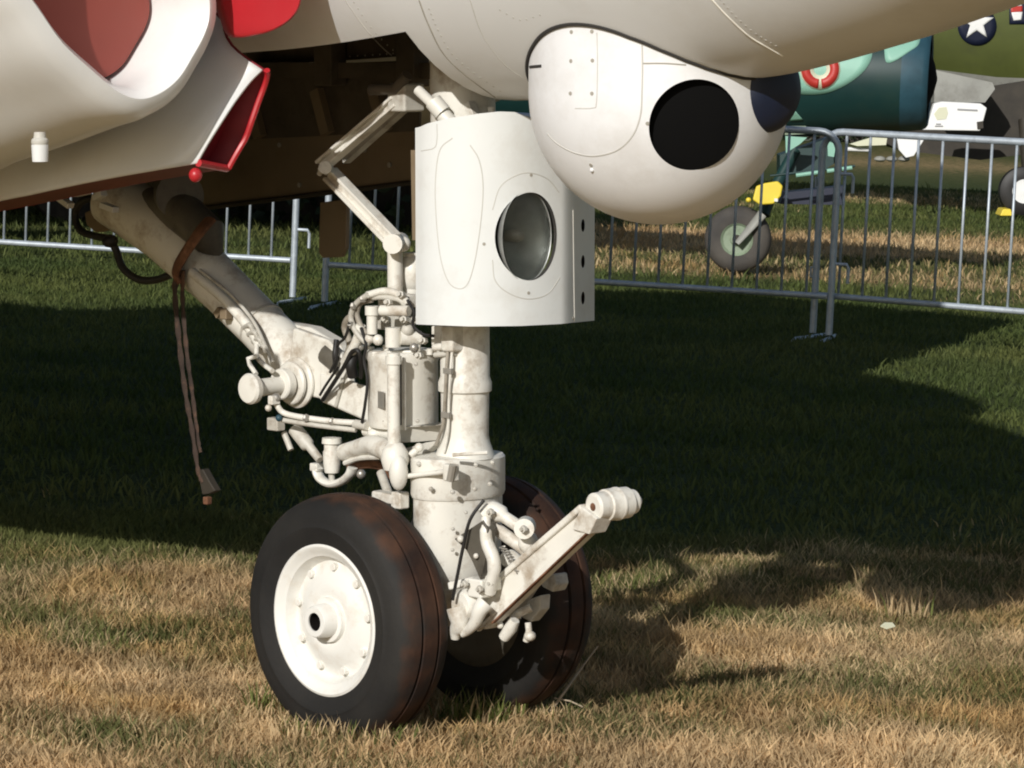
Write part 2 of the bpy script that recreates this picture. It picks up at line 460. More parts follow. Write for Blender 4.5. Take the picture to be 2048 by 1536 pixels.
def grass_field(name, label, y0, y1, dens, h0, h1, w0, w1, margin):
    n = 0
    area = (y1 - y0) * (0.1576 * (y0 + y1) + 2 * margin)
    n = int(area * dens)
    # uniform over the trapezoid
    y = np.sqrt(rng.random(n) * (y1 * y1 - y0 * y0) + y0 * y0)
    x = (rng.random(n) * 2 - 1) * (0.1576 * y + margin)
    clump = fbm(x, y, 5.0, 77)
    patch = fbm(x, y, 1.4, 93)
    h = h0 + (h1 - h0) * rng.random(n) ** 1.6
    h *= 0.35 + 1.0 * clump + 0.45 * patch
    tall = rng.random(n) < 0.012
    h = np.where(tall, h * 1.7, h)
    w = w0 + (w1 - w0) * rng.random(n)
    th = rng.random(n) * 2 * math.pi
    lean = 0.25 + 0.75 * rng.random(n)
    ld = rng.random(n) * 2 * math.pi
    z0 = (fbm(x, y, 1.3, 5) - 0.5) * 0.03 - 0.008
    sx, sy = np.cos(th) * w / 2, np.sin(th) * w / 2
    lx, ly = np.cos(ld) * lean * h, np.sin(ld) * lean * h
    V_ = np.empty((n, 5, 3))
    V_[:, 0] = np.stack([x - sx, y - sy, z0], 1)
    V_[:, 1] = np.stack([x + sx, y + sy, z0], 1)
    V_[:, 2] = np.stack([x + lx * 0.35 + sx * 0.8, y + ly * 0.35 + sy * 0.8, z0 + h * 0.6], 1)
    V_[:, 3] = np.stack([x + lx * 0.35 - sx * 0.8, y + ly * 0.35 - sy * 0.8, z0 + h * 0.6], 1)
    V_[:, 4] = np.stack([x + lx, y + ly, z0 + h], 1)
    base = (np.arange(n) * 5)[:, None]
    loops = np.concatenate([base + np.array([0, 1, 2, 3]), base + np.array([3, 2, 4])], 1).ravel()
    me = bpy.data.meshes.new(name)
    me.vertices.add(n * 5); me.vertices.foreach_set('co', V_.ravel())
    me.loops.add(n * 7); me.loops.foreach_set('vertex_index', loops.astype(np.int32))
    me.polygons.add(n * 2)
    st = np.stack([np.arange(n) * 7, np.arange(n) * 7 + 4], 1).ravel()
    me.polygons.foreach_set('loop_start', st.astype(np.int32))
    me.update(calc_edges=True)
    c = grass_col(x, y, rng.random(n))
    c = c * (0.72 + 0.56 * rng.random(n))[:, None]
    c4 = np.ones((n, 5, 4)); c4[:, :, :3] = c[:, None, :]
    at = me.color_attributes.new('blade', 'FLOAT_COLOR', 'POINT'); at.data.foreach_set('color', c4.ravel())
    o = link(name, me, M['blade'], smooth=False)
    tag(o, label, 'grass', kind='stuff')
    return o

def blade_mat():
    m = bpy.data.materials.new('grass_blade'); m.use_nodes = True
    nt = m.node_tree; b = nt.nodes['Principled BSDF']
    a = nt.nodes.new('ShaderNodeVertexColor'); a.layer_name = 'blade'
    nt.links.new(a.outputs[0], b.inputs['Base Color'])
    b.inputs['Roughness'].default_value = 0.7; b.inputs['Specular IOR Level'].default_value = 0.2
    tr = nt.nodes.new('ShaderNodeBsdfTranslucent'); nt.links.new(a.outputs[0], tr.inputs[0])
    mx = nt.nodes.new('ShaderNodeMixShader'); mx.inputs[0].default_value = 0.38
    nt.links.new(b.outputs[0], mx.inputs[1]); nt.links.new(tr.outputs[0], mx.inputs[2])
    nt.links.new(mx.outputs[0], nt.nodes['Material Output'].inputs[0])
    return m
M['blade'] = blade_mat()
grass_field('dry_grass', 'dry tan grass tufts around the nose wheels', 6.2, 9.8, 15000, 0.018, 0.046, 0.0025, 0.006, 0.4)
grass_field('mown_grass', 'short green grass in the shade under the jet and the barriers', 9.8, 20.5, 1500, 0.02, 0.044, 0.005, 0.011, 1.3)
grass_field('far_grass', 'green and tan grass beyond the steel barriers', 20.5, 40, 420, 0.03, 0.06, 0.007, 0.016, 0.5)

def tufts(name, label, spots):
    V_, F_, C_ = [], [], []
    for (px, py, rad, n, h0, h1, green) in spots:
        g = ground(px, py)
        for k in range(n):
            a, r = random.random() * 6.283, rad * math.sqrt(random.random())
            b = Vector((g.x + math.cos(a) * r, g.y + math.sin(a) * r * 0.6, -0.01))
            h = h0 + (h1 - h0) * random.random()
            t = random.random() * 6.283; w = 0.0015 + 0.0022 * random.random()
            sd = Vector((math.cos(t), math.sin(t), 0)) * w
            ln = Vector((math.cos(t * 3.1), math.sin(t * 3.1), 0)) * h * (0.1 + 0.55 * random.random())
            i = len(V_)
            V_.extend([b - sd, b + sd, b + ln * 0.4 + sd * 0.7 + Vector((0, 0, h * 0.6)), b + ln * 0.4 - sd * 0.7 + Vector((0, 0, h * 0.6)), b + ln + Vector((0, 0, h))])
            F_.extend([(i, i + 1, i + 2, i + 3), (i + 3, i + 2, i + 4)])
            c = (GRN * 1.2 if random.random() < green else TAN * 0.85) * (0.7 + 0.6 * random.random())
            C_.extend([(c[0], c[1], c[2], 1)] * 5)
    me = bpy.data.meshes.new(name); me.from_pydata([tuple(v) for v in V_], [], F_)
    at = me.color_attributes.new('blade', 'FLOAT_COLOR', 'POINT'); at.data.foreach_set('color', np.array(C_).ravel())
    tag(link(name, me, M['blade'], smooth=False), label, 'grass', kind='stuff')
tufts('grass_tufts', 'longer grass tufts growing against the nose wheels', [(545, 1420, 0.05, 130, 0.03, 0.085, 0.75), (610, 1470, 0.07, 140, 0.02, 0.06, 0.2), (760, 1482, 0.10, 200, 0.02, 0.07, 0.35), (940, 1440, 0.08, 200, 0.03, 0.085, 0.7), (1010, 1432, 0.05, 120, 0.03, 0.08, 0.6), (1100, 1430, 0.08, 120, 0.02, 0.05, 0.3),
       (1810, 1235, 0.07, 90, 0.04, 0.11, 0.15), (1260, 1180, 0.10, 130, 0.03, 0.07, 0.7), (1420, 1165, 0.15, 150, 0.03, 0.075, 0.2), (180, 1290, 0.12, 200, 0.02, 0.05, 0.8)])

# ------------------------------------------------------------------ the jet
jet = empty('jet_aircraft', mw=JM)
tag(jet, 'white navy jet on a twin wheel nose gear, turret under its nose', 'aircraft')

# fuselage: station, bottom, top, half width
ST = [(3.75, 2.20, 2.24, 0.02), (3.62, 2.07, 2.34, 0.16), (3.3, 1.98, 2.44, 0.28), (2.8, 1.86, 2.52, 0.38), (2.2, 1.68, 2.6, 0.44),
      (1.6, 1.532, 2.68, 0.475), (1.3, 1.452, 2.72, 0.45), (1.0, 1.393, 2.76, 0.445), (0.5, 1.350, 2.86, 0.475), (0.0, 1.335, 3.0, 0.57), (-0.6, 1.33, 3.25, 0.66),
      (-1.4, 1.335, 3.55, 0.74), (-2.4, 1.34, 3.5, 0.8), (-4.0, 1.36, 3.1, 0.82), (-6.0, 1.45, 2.95, 0.7), (-8.5, 1.8, 2.85, 0.5), (-11.5, 2.3, 2.7, 0.15)]
def fus_ring(x, zb, zt, hw, n=72):
    zc = zb + min(0.88, (zt - zb) / 2)
    pts = []
    for k in range(n):
        t = 2 * math.pi * k / n
        c, s_ = math.cos(t), math.sin(t)
        hz = (zc - zb) if s_ < 0 else (zt - zc)
        ex = 1.0
        pts.append(Vector((x, -hw * math.copysign(abs(c) ** ex, c), zc + hz * math.copysign(abs(s_) ** ex, s_))))
    return pts
def interp_st(n=7):
    out = []
    for i in range(len(ST) - 1):
        p0, p1, p2, p3 = ST[max(i - 1, 0)], ST[i], ST[i + 1], ST[min(i + 2, len(ST) - 1)]
        for k in range(n):
            t = k / n
            row = [p1[0] + (p2[0] - p1[0]) * t]
            for j in (1, 2, 3):
                m1 = (p2[j] - p0[j]) / (p2[0] - p0[0]) * (p2[0] - p1[0]) if p2[0] != p0[0] else 0
                m2 = (p3[j] - p1[j]) / (p3[0] - p1[0]) * (p2[0] - p1[0])
                row.append((2 * t ** 3 - 3 * t * t + 1) * p1[j] + (t ** 3 - 2 * t * t + t) * m1 + (-2 * t ** 3 + 3 * t * t) * p2[j] + (t ** 3 - t * t) * m2)
            row[3] = max(row[3], 0.02)
            out.append(row)
    out.append(list(ST[-1]))
    return out
fb = MB().loft([fus_ring(*r) for r in interp_st()])
fus_me = fb.mesh('fuselage'); fus_me.materials.append(M['hull'])
def cutter(mb, m):
    me = mb.mesh('cutter'); me.materials.append(m); return me
WELL = dict(x0=-1.6, x1=0.31, a=0.29, z1=1.70)
wb = MB().prism([Vector((WELL['x0'], -WELL['a'], 0.9)), Vector((WELL['x1'], -WELL['a'], 0.9)), Vector((WELL['x1'] + 0.02, 0.1, 0.9)), Vector((WELL['x1'], WELL['a'], 0.9)), Vector((WELL['x0'], WELL['a'], 0.9))], (0, 0, WELL['z1'] - 0.9))
fus_me = boolean(fus_me, [cutter(wb, M['well'])])
fus_me.name = 'fuselage'
fus = link('fuselage', fus_me, None, jet, sharp=35)
def bvh_of(me):
    return BVHTree.FromPolygons([v.co.copy() for v in me.vertices], [tuple(p.vertices) for p in me.polygons])
FBV = bvh_of(fus_me)
def hit(bvh, px, py):
    d = lray(px, py)
    r = bvh.ray_cast(LE, d)
    return (r[0], r[1]) if r[0] is not None else (None, None)
def seam(name, bvh, pix, r, m, parent, closed=False, lift=0.0):
    pts = []
    src = [Vector((p[0], p[1], 0)) for p in pix]
    if closed: src = src + [src[0]]
    for q in smooth_path(src, 10):
        p, n = hit(bvh, q.x, q.y)
        if p is not None:
            if n.dot(LE - p) < 0: n = -n
            pts.append(p + n * (lift - r * 0.45))
    if len(pts) > 2:
        return MB().tube(pts, r, 6).build(name, m, parent)
seam('panel_seam', FBV, [(838, 0), (855, 45), (885, 105), (930, 150), (990, 195)], 0.0022, M['seam'], fus)
seam('panel_seam', FBV, [(690, 0), (725, 50), (770, 100), (815, 132)], 0.0018, M['seam_soft'], fus)
seam('panel_seam', FBV, [(940, 0), (965, 70), (1010, 130), (1062, 165)], 0.0014, M['seam_soft'], fus)
seam('radome_joint', FBV, [(1420, -5), (1452, 30), (1495, 70), (1530, 92), (1565, 112)], 0.0032, M['seam_pale'], fus)
def rivets(pix, n, r, m=None):
    for q in smooth_path([Vector((x, y, 0)) for x, y in pix], n):
        p, nn = hit(FBV, q.x, q.y)
        if p is None: continue
        if nn.dot(LE - p) < 0: nn = -nn
        MB().cyl(p - nn * 0.001, p + nn * 0.0006, r, 6).build('rivet', m or M['seam_soft'], fus)
rivets([(858, 18), (876, 60), (904, 108), (948, 146), (1000, 182)], 4, 0.0024)
rivets([(708, 5), (742, 55), (786, 100), (828, 128)], 4, 0.0022)
rivets([(640, 118), (700, 113), (760, 109), (812, 105)], 4, 0.0022)
rivets([(1440, -2), (1472, 34), (1512, 68), (1552, 92)], 4, 0.0022)
rivets([(1000, 20), (1040, 40), (1080, 30)], 3, 0.0022)
# wheel well ribs
for i, x in enumerate((-1.45, -1.15, -0.85, -0.55, -0.27)):
    MB().box((x, 0.262, 1.53), (0.03, 0, 0), (0, 0.025, 0), (0, 0, 0.165)).build('well_rib', M['well'], fus, bevel=0.004)
for z in (1.40, 1.60):
    MB().box((-0.8, 0.27, z), (0.90, 0, 0), (0, 0.012, 0), (0, 0, 0.018)).build('well_stringer', M['well'], fus)
MB().tube(smooth_path([(-1.6, 0.2, 1.45), (-1.0, 0.21, 1.5), (-0.5, 0.2, 1.47), (0.05, 0.18, 1.55)]), 0.012, 8).build('well_pipe', M['rubber_hose'], fus)
MB().tube(smooth_path([(-1.6, 0.16, 1.62), (-0.9, 0.18, 1.64), (-0.3, 0.17, 1.6), (0.06, 0.12, 1.62)]), 0.009, 8).build('well_pipe', M['well'], fus)

wsp = [P(60, 300, -0.30), P(838, 262, -0.30), P(842, 120, -0.30), P(60, 150, -0.30)]
MB().prism(wsp, (0, 0.006, 0)).build('well_side_panel', M['well'], fus)
# port rear gear door hanging beyond the well, with hanging tab
dA = -0.31
poly = [P(190, 440, dA), P(380, 421, dA), P(834, 366, dA), P(838, 300, dA), P(828, 258, dA), P(800, 243, dA), P(470, 255, dA), P(200, 250, dA)]
rear_door = MB().prism(poly, (0, 0.025, 0)).build('rear_gear_door', M['tan'], jet, bevel=0.004)
MB().tube([P(384, 419, dA + 0.005), P(832, 364, dA + 0.005)], 0.006, 6).build('door_edge_strip', M['brown_dark'], rear_door)
for (x, y) in ((480, 300), (560, 290), (640, 345), (730, 300), (780, 330), (600, 370), (690, 375)):
    p = P(x, y, dA + 0.001)
    MB().cyl(p, p + Vector((0, -0.004, 0)), 0.006, 8).build('rivet', M['seam'], rear_door)
for s_ in ((655, 255), (520, 262), (770, 250)):
    p, q = P(s_[0], s_[1] + 12, dA + 0.02), P(s_[0] - 22, s_[1] - 75, dA + 0.02)
    MB().beam(p, q, (1, 0, 0), 0.03, 0.02).build('door_stay', M['tan'], rear_door)
tab = [P(640, 405, dA + 0.01), P(693, 398, dA + 0.01), P(691, 495, dA + 0.01), P(682, 514, dA + 0.01), P(645, 516, dA + 0.01), P(637, 505, dA + 0.01)]
MB().prism(tab, (0, 0.012, 0)).build('door_tab', M['tan'], rear_door, bevel=0.002)

# wings and fin
for sgn in (1, -1):
    def sec(x_le, chord, y, z, th):
        pts = []
        for k in range(24):
            t = 2 * math.pi * k / 24
            u = (1 - math.cos(t)) / 2
            pts.append(Vector((x_le - chord * u, y, z + th * math.sin(t) * (1.0 - 0.55 * u))))
        return pts
    MB().loft([sec(-1.4, 5.0, 0.3 * sgn, 2.58, 0.20), sec(-1.96, 4.4, 1.5 * sgn, 2.58, 0.18), sec(-3.4, 3.3, 4.5 * sgn, 2.58, 0.12), sec(-3.9, 2.2, 5.6 * sgn, 2.58, 0.06)]).build('wing', M['hull'], jet)
    MB().loft([sec(-9.6, 1.9, 0.1 * sgn, 2.62, 0.08), sec(-10.9, 0.9, 3.0 * sgn, 2.62, 0.03)]).build('tailplane', M['hull'], jet)
MB().loft([[Vector((x, 0.07, 2.6)), Vector((x, -0.07, 2.6))] for x in (-8.2, -11.4)][0:0] or [[Vector((-8.0, 0.08, 2.5)), Vector((-8.0, -0.08, 2.5)), Vector((-11.3, -0.05, 2.5)), Vector((-11.3, 0.05, 2.5))], [Vector((-10.0, 0.03, 4.85)), Vector((-10.0, -0.03, 4.85)), Vector((-11.9, -0.02, 4.85)), Vector((-11.9, 0.02, 4.85))]]).build('tail_fin', M['hull'], jet)
# canopy
MB().ball((-1.7, 0, 3.25), Vector((1.4, 0.6, 0.48)), 28).build('canopy', M['black'], jet)
# main gear legs further back
for sgn in (1, -1):
    w = empty('main_wheel', jet)
    MB().lathe((-5.2, 1.6 * sgn, 0.44), (0, 1, 0), [(-0.12, 0.25), (-0.13, 0.36), (-0.09, 0.44), (0.09, 0.44), (0.13, 0.36), (0.12, 0.25)], 40, True).build('tyre', M['rubber_hose'], w)
    MB().lathe((-5.2, 1.6 * sgn, 0.44), (0, 1, 0), [(-0.11, 0.05), (-0.11, 0.25), (0.11, 0.25), (0.11, 0.05)], 32).build('rim', M['rim'], w)
    MB().tube([(-5.2, 1.45 * sgn, 0.44), (-5.0, 1.4 * sgn, 2.4)], [0.07, 0.1], 14).build('main_gear_leg', M['gear'], jet)

# ---------------------------------------------------------------- engine intake, starboard (built from its mouth outline) and port
XM = 0.06
INN = [(80, 0), (128, 68), (188, 124), (232, 160), (268, 173), (302, 163), (333, 138), (357, 100), (380, 58), (389, 22), (385, -20), (368, -90), (338, -190), (292, -290),
       (230, -370), (160, -410), (90, -390), (45, -310), (20, -210), (22, -120), (42, -55)]
inner = [PX(x, y, XM) for x, y in INN]
inner = [Vector(p) for p in smooth_path(inner + [inner[0]], 5)[:-1]]
cen = sum(inner, Vector()) / len(inner)
def offs(loop, d, x, stretch=(0, 0)):
    n = len(loop); out = []
    for i in range(n):
        t = (loop[(i + 1) % n] - loop[i - 1]).normalized()
        nn = Vector((0, t.z, -t.y))
        if nn.dot(loop[i] - cen) < 0: nn = -nn
        q = loop[i] + nn * d
        q = Vector((x, q.y + stretch[0], q.z + stretch[1] * max(0, (cen.z - q.z)) / 0.35))
        out.append(q)
    return out
lip = [offs(inner, -0.004, XM - 0.34), offs(inner, -0.002, XM - 0.16), offs(inner, 0.0, XM - 0.05), offs(inner, 0.008, XM - 0.006), offs(inner, 0.024, XM + 0.018), offs(inner, 0.045, XM + 0.012),
       offs(inner, 0.062, XM - 0.012), offs(inner, 0.074, XM - 0.05), offs(inner, 0.083, XM - 0.10), offs(inner, 0.098, XM - 0.24, (0, -0.02)), offs(inner, 0.115, XM - 0.5, (0.02, -0.055)),
       offs(inner, 0.19, XM - 1.0, (0.03, -0.11)), offs(inner, 0.27, XM - 1.8, (0.0, -0.12)), offs(inner, 0.24, XM - 3.2, (0.1, -0.1)), offs(inner, 0.02, XM - 5.2, (0.35, 0.1)), offs(inner, -0.1, XM - 6.4, (0.5, 0.3))]
nac = MB().loft(lip, cap0=False).build('intake_nacelle', M['white'], jet, sharp=60)
mir = [[Vector((p.x, -p.y, p.z + 0.16 * min(1, max(0, -p.x) / 0.5))) for p in r] for r in lip]
MB().loft(mir, cap0=False).build('intake_nacelle', M['white'], jet, sharp=60)
# drain mast under the nacelle
NBV = bvh_of(nac.data)
q = P(80, 300, 1.02)
dm = MB().lathe(q + Vector((0, 0, -0.022)), (0, 0, 1), [(0, 0.001), (0, 0.015), (0.03, 0.0165), (0.032, 0.0165)], 20).build('drain_mast', M['white'], nac)
MB().lathe(q + Vector((0, 0, 0.010)), (0, 0, 1), [(0, 0.015), (0.004, 0.017), (0.010, 0.016), (0.013, 0.012), (0.024, 0.011)], 20).build('drain_collar', M['gear2'], nac)
# red-brown plug inside the mouth
pl = MB().loft([offs(inner, -0.006, XM - 0.15), offs(inner, -0.012, XM - 0.128), offs(inner, -0.03, XM - 0.122)]).build('intake_plug', M['plug'], None, sharp=50)
pl.matrix_world = JM
tag(pl, 'red brown plug closing the mouth of the rounded white engine intake', 'intake cover')
# bright red cover filling the gap between intake lip and fuselage
GX = -0.03
gp = [(425, -140), (436, -60), (440, 0), (452, 40), (470, 74), (520, 70), (560, 56), (588, 34), (603, 4), (612, -60), (622, -140)]
gl = [PX(x, y, 0.0 + 0.2 * (x - 440) / 165) for x, y in gp]
gl = smooth_path(gl + [gl[0]], 4)[:-1]
gc = sum(gl, Vector()) / len(gl)
def shrink(loop, c, f, dx):
    return [c + (p - c) * f + Vector((dx, -dx * 0.5, 0)) for p in loop]
gcov = MB().loft([shrink(gl, gc, 0.96, -0.06), shrink(gl, gc, 1.0, -0.04), shrink(gl, gc, 1.0, -0.012), shrink(gl, gc, 0.985, 0.0), shrink(gl, gc, 0.93, 0.006)]).build('gap_cover', M['red'], None, sharp=60)
gcov.matrix_world = JM
tag(gcov, 'glossy bright red cover wedged between the intake lip and the fuselage', 'intake cover')

# curved lower scoop with red edges
FE = [(524, 139, 0.43), (500, 162, 0.455), (470, 200, 0.49), (440, 245, 0.525), (412, 290, 0.55), (392, 326, 0.565)]
front = [P(x, y, a) for x, y, a in FE]
RE = [(440, 40, 0.40), (330, 130, 0.47), (215, 225, 0.53), (120, 300, 0.57), (50, 360, 0.59), (0, 402, 0.595)]
rear = [P(x, y, a) for x, y, a in RE]
fs, rs_ = smooth_path(front, 4), smooth_path(rear, 4)
rows = []
for k in range(-1, 10):
    t = k / 6.0
    t = max(t, 0)
    rows.append([f + (r - f) * t + Vector((0, -0.05 * math.sin(math.pi * min(t, 1)) * 0.6, 0)) for f, r in zip(fs, rs_)])
rows = rows[1:]
inw = Vector((-0.03, 0.105, -0.014))
sk = MB(); idx = [sk.ring(r) for r in rows]
for a, b in zip(idx[:-1], idx[1:]): sk.bridge(a, b, False)
scoop = sk.build('lower_scoop', M['white'], jet, sharp=60)
sd = scoop.modifiers.new('solid', 'SOLIDIFY'); sd.thickness = 0.006; sd.offset = -1
# red lining: inner skin and the front rim
nrow = len(rows[0])
def lin(r): return [p + inw * min(1.0, 0.12 + 1.2 * (i / (nrow - 1)) ** 0.8) for i, p in enumerate(r)]
li = MB(); idx = [li.ring(lin(r)) for r in rows]
for a, b in zip(idx[:-1], idx[1:]): li.bridge(a, b, False)
lo = li.build('scoop_lining', M['dark_red'], scoop, sharp=60)
sd = lo.modifiers.new('solid', 'SOLIDIFY'); sd.thickness = 0.005; sd.offset = 0
bk = MB(); r0, r1 = bk.ring([p + Vector((-0.06, 0.004, 0)) for p in rows[0]]), bk.ring([p + Vector((-0.06, 0, 0)) for p in lin(rows[0])])
bk.bridge(r0, r1, False); bk.build('scoop_bulkhead', M['dark_red'], scoop)
MB().tube([p + Vector((0.004, 0, 0)) for p in lin(rows[0])], 0.0065, 8).build('scoop_rim', M['red'], scoop)
bb = MB(); r0, r1 = bb.ring([r[-1] + Vector((0, 0.004, 0.004)) for r in rows]), bb.ring([r[-1] + inw for r in rows])
bb.bridge(r0, r1, False); bb.build('scoop_floor', M['maroon'], scoop)
MB().tube([rows[0][-1] + Vector((0.003, 0.004, 0)), rows[0][-1] + inw], 0.008, 8).build('scoop_rim', M['red'], scoop)
qq = P(391, 350, 0.56)
MB().ball(qq, Vector((0.014, 0.014, 0.015)), 16).build('scoop_bumper', M['red'], scoop)
for (x, y) in ((470, 235), (440, 245), (485, 200)):
    p = P(x, y, 0.44)

# ---------------------------------------------------------------- turret
TC = P(1318, 188, 0.0)
TR = 0.2565
prof = [(-TR * math.cos(math.radians(t)), TR * math.sin(math.radians(t))) for t in range(0, 90, 4)] + [(0, TR), (0.06, TR), (0.14, TR * 0.995), (0.24, TR * 0.985), (0.42, TR * 0.97)]
tm = MB().lathe(TC, (0, 0, 1), prof, 96).mesh('turret'); tm.materials.append(M['turret'])
TB = bvh_of(tm)
wp, wn = hit(TB, 1391, 252)
wd = (wp - TC).normalized()
wd = (wd * 0.55 + (LE - wp).normalized() * 0.45).normalized()
cut = MB().cyl(wp - wd * 0.035, wp + wd * 0.2, 0.0885, 64)
tm = boolean(tm, [cutter(cut, M['hole'])]); tm.name = 'turret'
turret = link('turret', tm, None, jet, sharp=35)
TB = bvh_of(tm)
MB().lathe(wp - wd * 0.034, wd, [(0, 0.0884), (0.006, 0.0884), (0.008, 0.08), (0.010, 0.02)], 48).build('sensor_window', M['black'], turret)
bc = PX(1512, 196, TC.x + 0.12)
gap = []
for k in range(121):
    t = 2 * math.pi * k / 120
    o_ = Vector((TC.x + (TR + 0.003) * math.cos(t), TC.y + (TR + 0.003) * math.sin(t), 1.0))
    r_ = FBV.ray_cast(o_, Vector((0, 0, 1)))
    if r_[0] is not None: gap.append(r_[0] - Vector((0, 0, 0.001)))
MB().tube(gap, 0.004, 6).build('collar_gap', M['seam_dark'], turret)
# dark blue lens cover on the front of the turret
dv = (bc - TC).normalized()
cap = MB()
bs = P(1528, 182, -0.05)
rr = []
ax = Vector((0.93, -0.10, -0.10)).normalized()
u_ = ax.orthogonal().normalized(); w_ = ax.cross(u_)
for t, r in ((-0.14, 0.084), (-0.05, 0.086), (0.0, 0.084), (0.02, 0.078), (0.038, 0.062), (0.048, 0.04), (0.052, 0.002)):
    rr.append([bs + ax * t + (u_ * math.cos(2 * math.pi * k / 40) + w_ * math.sin(2 * math.pi * k / 40)) * r for k in range(40)])
cap.loft(rr)
cap.build('blue_lens_cover', M['navy'], turret, sharp=50)
seam('access_panel_seam', TB, [(1284, 82), (1285, 130), (1284, 185), (1281, 230), (1266, 270), (1235, 300), (1190, 312), (1150, 306), (1115, 288), (1095, 268)], 0.0022, M['seam_soft'], turret)
seam('access_panel_seam', TB, [(1284, 127), (1330, 127), (1372, 130)], 0.002, M['seam'], turret)
seam('access_panel_seam', TB, [(1060, 134), (1072, 133), (1083, 132)], 0.004, M['seam_dark'], turret)
seam('access_panel_seam', TB, [(1194, 65), (1195, 130), (1193, 205), (1185, 216), (1150, 217)], 0.0013, M['seam_soft'], turret)
for (x, y) in ((1143, 64), (1184, 63), (1142, 122), (1185, 121), (1141, 187), (1184, 187), (1295, 247), (1182, 330)):
    p, n = hit(TB, x, y)
    if p is not None:
        MB().cyl(p - n * 0.002, p + n * 0.0012, 0.0038, 10).build('screw', M['seam'], turret)
p, n = hit(TB, 1184, 340)
MB().ball(p, 0.0045, 10).build('screw', M['turret'], turret)

# ---------------------------------------------------------------- forward gear door with landing light
SEC = [(x_ + 0.183, a_) for x_, a_ in [(-0.005, 0.143), (0.03, 0.146), (0.065, 0.139), (0.105, 0.119), (0.14, 0.088), (0.166, 0.052), (0.182, 0.012), (0.19, -0.03), (0.193, -0.072), (0.191, -0.10), (0.175, -0.140), (0.150, -0.19), (0.118, -0.248), (0.104, -0.275)]]
sc3 = smooth_path([Vector((x, a, 0)) for x, a in SEC], 6)
def curve_y(pts, px):
    for (x0, y0), (x1, y1) in zip(pts[:-1], pts[1:]):
        if px <= x1: return y0 + (y1 - y0) * max(0, (px - x0)) / (x1 - x0)
    return pts[-1][1]
TOPY = [(800, 262), (840, 254), (855, 247), (900, 236), (960, 227), (1000, 223), (1030, 224), (1060, 236), (1090, 262), (1130, 330), (1160, 372), (1200, 398)]
BOTY = [(800, 646), (838, 649), (940, 653), (1040, 652), (1120, 648), (1200, 640)]
NV = 40
cols = []
n_s = len(sc3)
def door_col(i, inset):
    p = sc3[i]
    t = (sc3[min(i + 1, n_s - 1)] - sc3[max(i - 1, 0)]).normalized()
    nrm = Vector((-t.y, t.x, 0))       # in (x, a) space
    if nrm.x * 1.0 + nrm.y * 1.0 < 0: nrm = -nrm
    x, a = p.x - nrm.x * inset, p.y - nrm.y * inset
    px = proj((p.x, -p.y, 1.1))[0]
    zt = zpix(p.x, p.y, curve_y(TOPY, px)); zb = zpix(p.x, p.y, curve_y(BOTY, px))
    return [Vector((x, -a, zb + (zt - zb) * k / NV)) for k in range(NV + 1)]
db = MB()
oc = [door_col(i, 0) for i in range(n_s)]
ic = [door_col(i, 0.009) for i in range(n_s)]
rings = [o_ + list(reversed(i_)) for o_, i_ in zip(oc, ic)]
db.loft(rings)
dm_ = db.mesh('gear_door'); dm_.materials.append(M['door'])
DBV = bvh_of(dm_)
lp, ln_ = hit(DBV, 1060, 473)
ln_ = Vector((1.0, 0.02, 0)).normalized()
def squash(mb, c, fy, fz):
    mb.v = [(x, c.y + (y - c.y) * fy, c.z + (z - c.z) * fz) for x, y, z in mb.v]
    return mb
LY, LZ = 0.80, 1.03
cuts = [cutter(squash(MB().cyl(lp - ln_ * 0.08, lp + ln_ * 0.08, 0.088, 56), lp, LY, LZ), M['seam_dark'])]
for y in (451, 523, 596):
    hx = 1166
    hp, hn = hit(DBV, hx, y)
    hn = Vector((0.88, 0.47, 0)).normalized()
    cuts.append(cutter(MB().cyl(hp - hn * 0.05, hp + hn * 0.05, 0.0135, 20), M['hole']))
dm_ = boolean(dm_, cuts); dm_.name = 'gear_door'
door = link('gear_door', dm_, None, jet, sharp=30)
# landing light: bowl, lamp, lens
squash(MB().lathe(lp - ln_ * 0.060, ln_, [(0, 0.004), (0.008, 0.03), (0.02, 0.058), (0.035, 0.08), (0.05, 0.089), (0.052, 0.091), (0.035, 0.083), (0.012, 0.06), (-0.004, 0.02)], 48), lp, LY, LZ).build('lamp_bowl', M['reflector'], door)
MB().lathe(lp - ln_ * 0.055, ln_, [(0, 0.001), (0, 0.012), (0.02, 0.013), (0.028, 0.009), (0.03, 0.001)], 20).build('lamp_bulb', M['steel'], door)
squash(MB().lathe(lp - ln_ * 0.012, ln_, [(0, 0.001), (0, 0.0875), (0.003, 0.0875), (0.007, 0.06), (0.010, 0.03), (0.011, 0.001)], 48), lp, LY, LZ).build('landing_light_lens', M['glass'], door)
MB().box(lp - ln_ * 0.105, Vector((0.006, 0, 0)), (0, 0.1, 0), (0, 0, 0.1)).build('lamp_housing', M['hole'], door)
DB2 = bvh_of(dm_)
seam('door_seam', DB2, [(905, 276), (880, 300), (871, 360), (872, 430), (880, 510), (895, 560), (915, 577), (935, 568), (950, 520), (962, 440), (966, 370), (958, 320), (940, 290)], 0.0016, M['seam_soft'], door)
seam('lamp_ring_seam', DB2, [(985, 520), (990, 560), (1015, 585), (1055, 598), (1095, 588), (1120, 555)], 0.0015, M['seam_soft'], door)
seam('lamp_ring_seam', DB2, [(985, 420), (1000, 375), (1030, 352), (1060, 346), (1095, 358), (1118, 385)], 0.0015, M['seam_soft'], door)
seam('door_seam', DB2, [(1146, 420), (1147, 500), (1148, 580), (1149, 642)], 0.0022, M['seam_pale'], door)
seam('door_seam', DB2, [(874, 248), (874, 280), (868, 296), (842, 302)], 0.0013, M['seam_soft'], door)
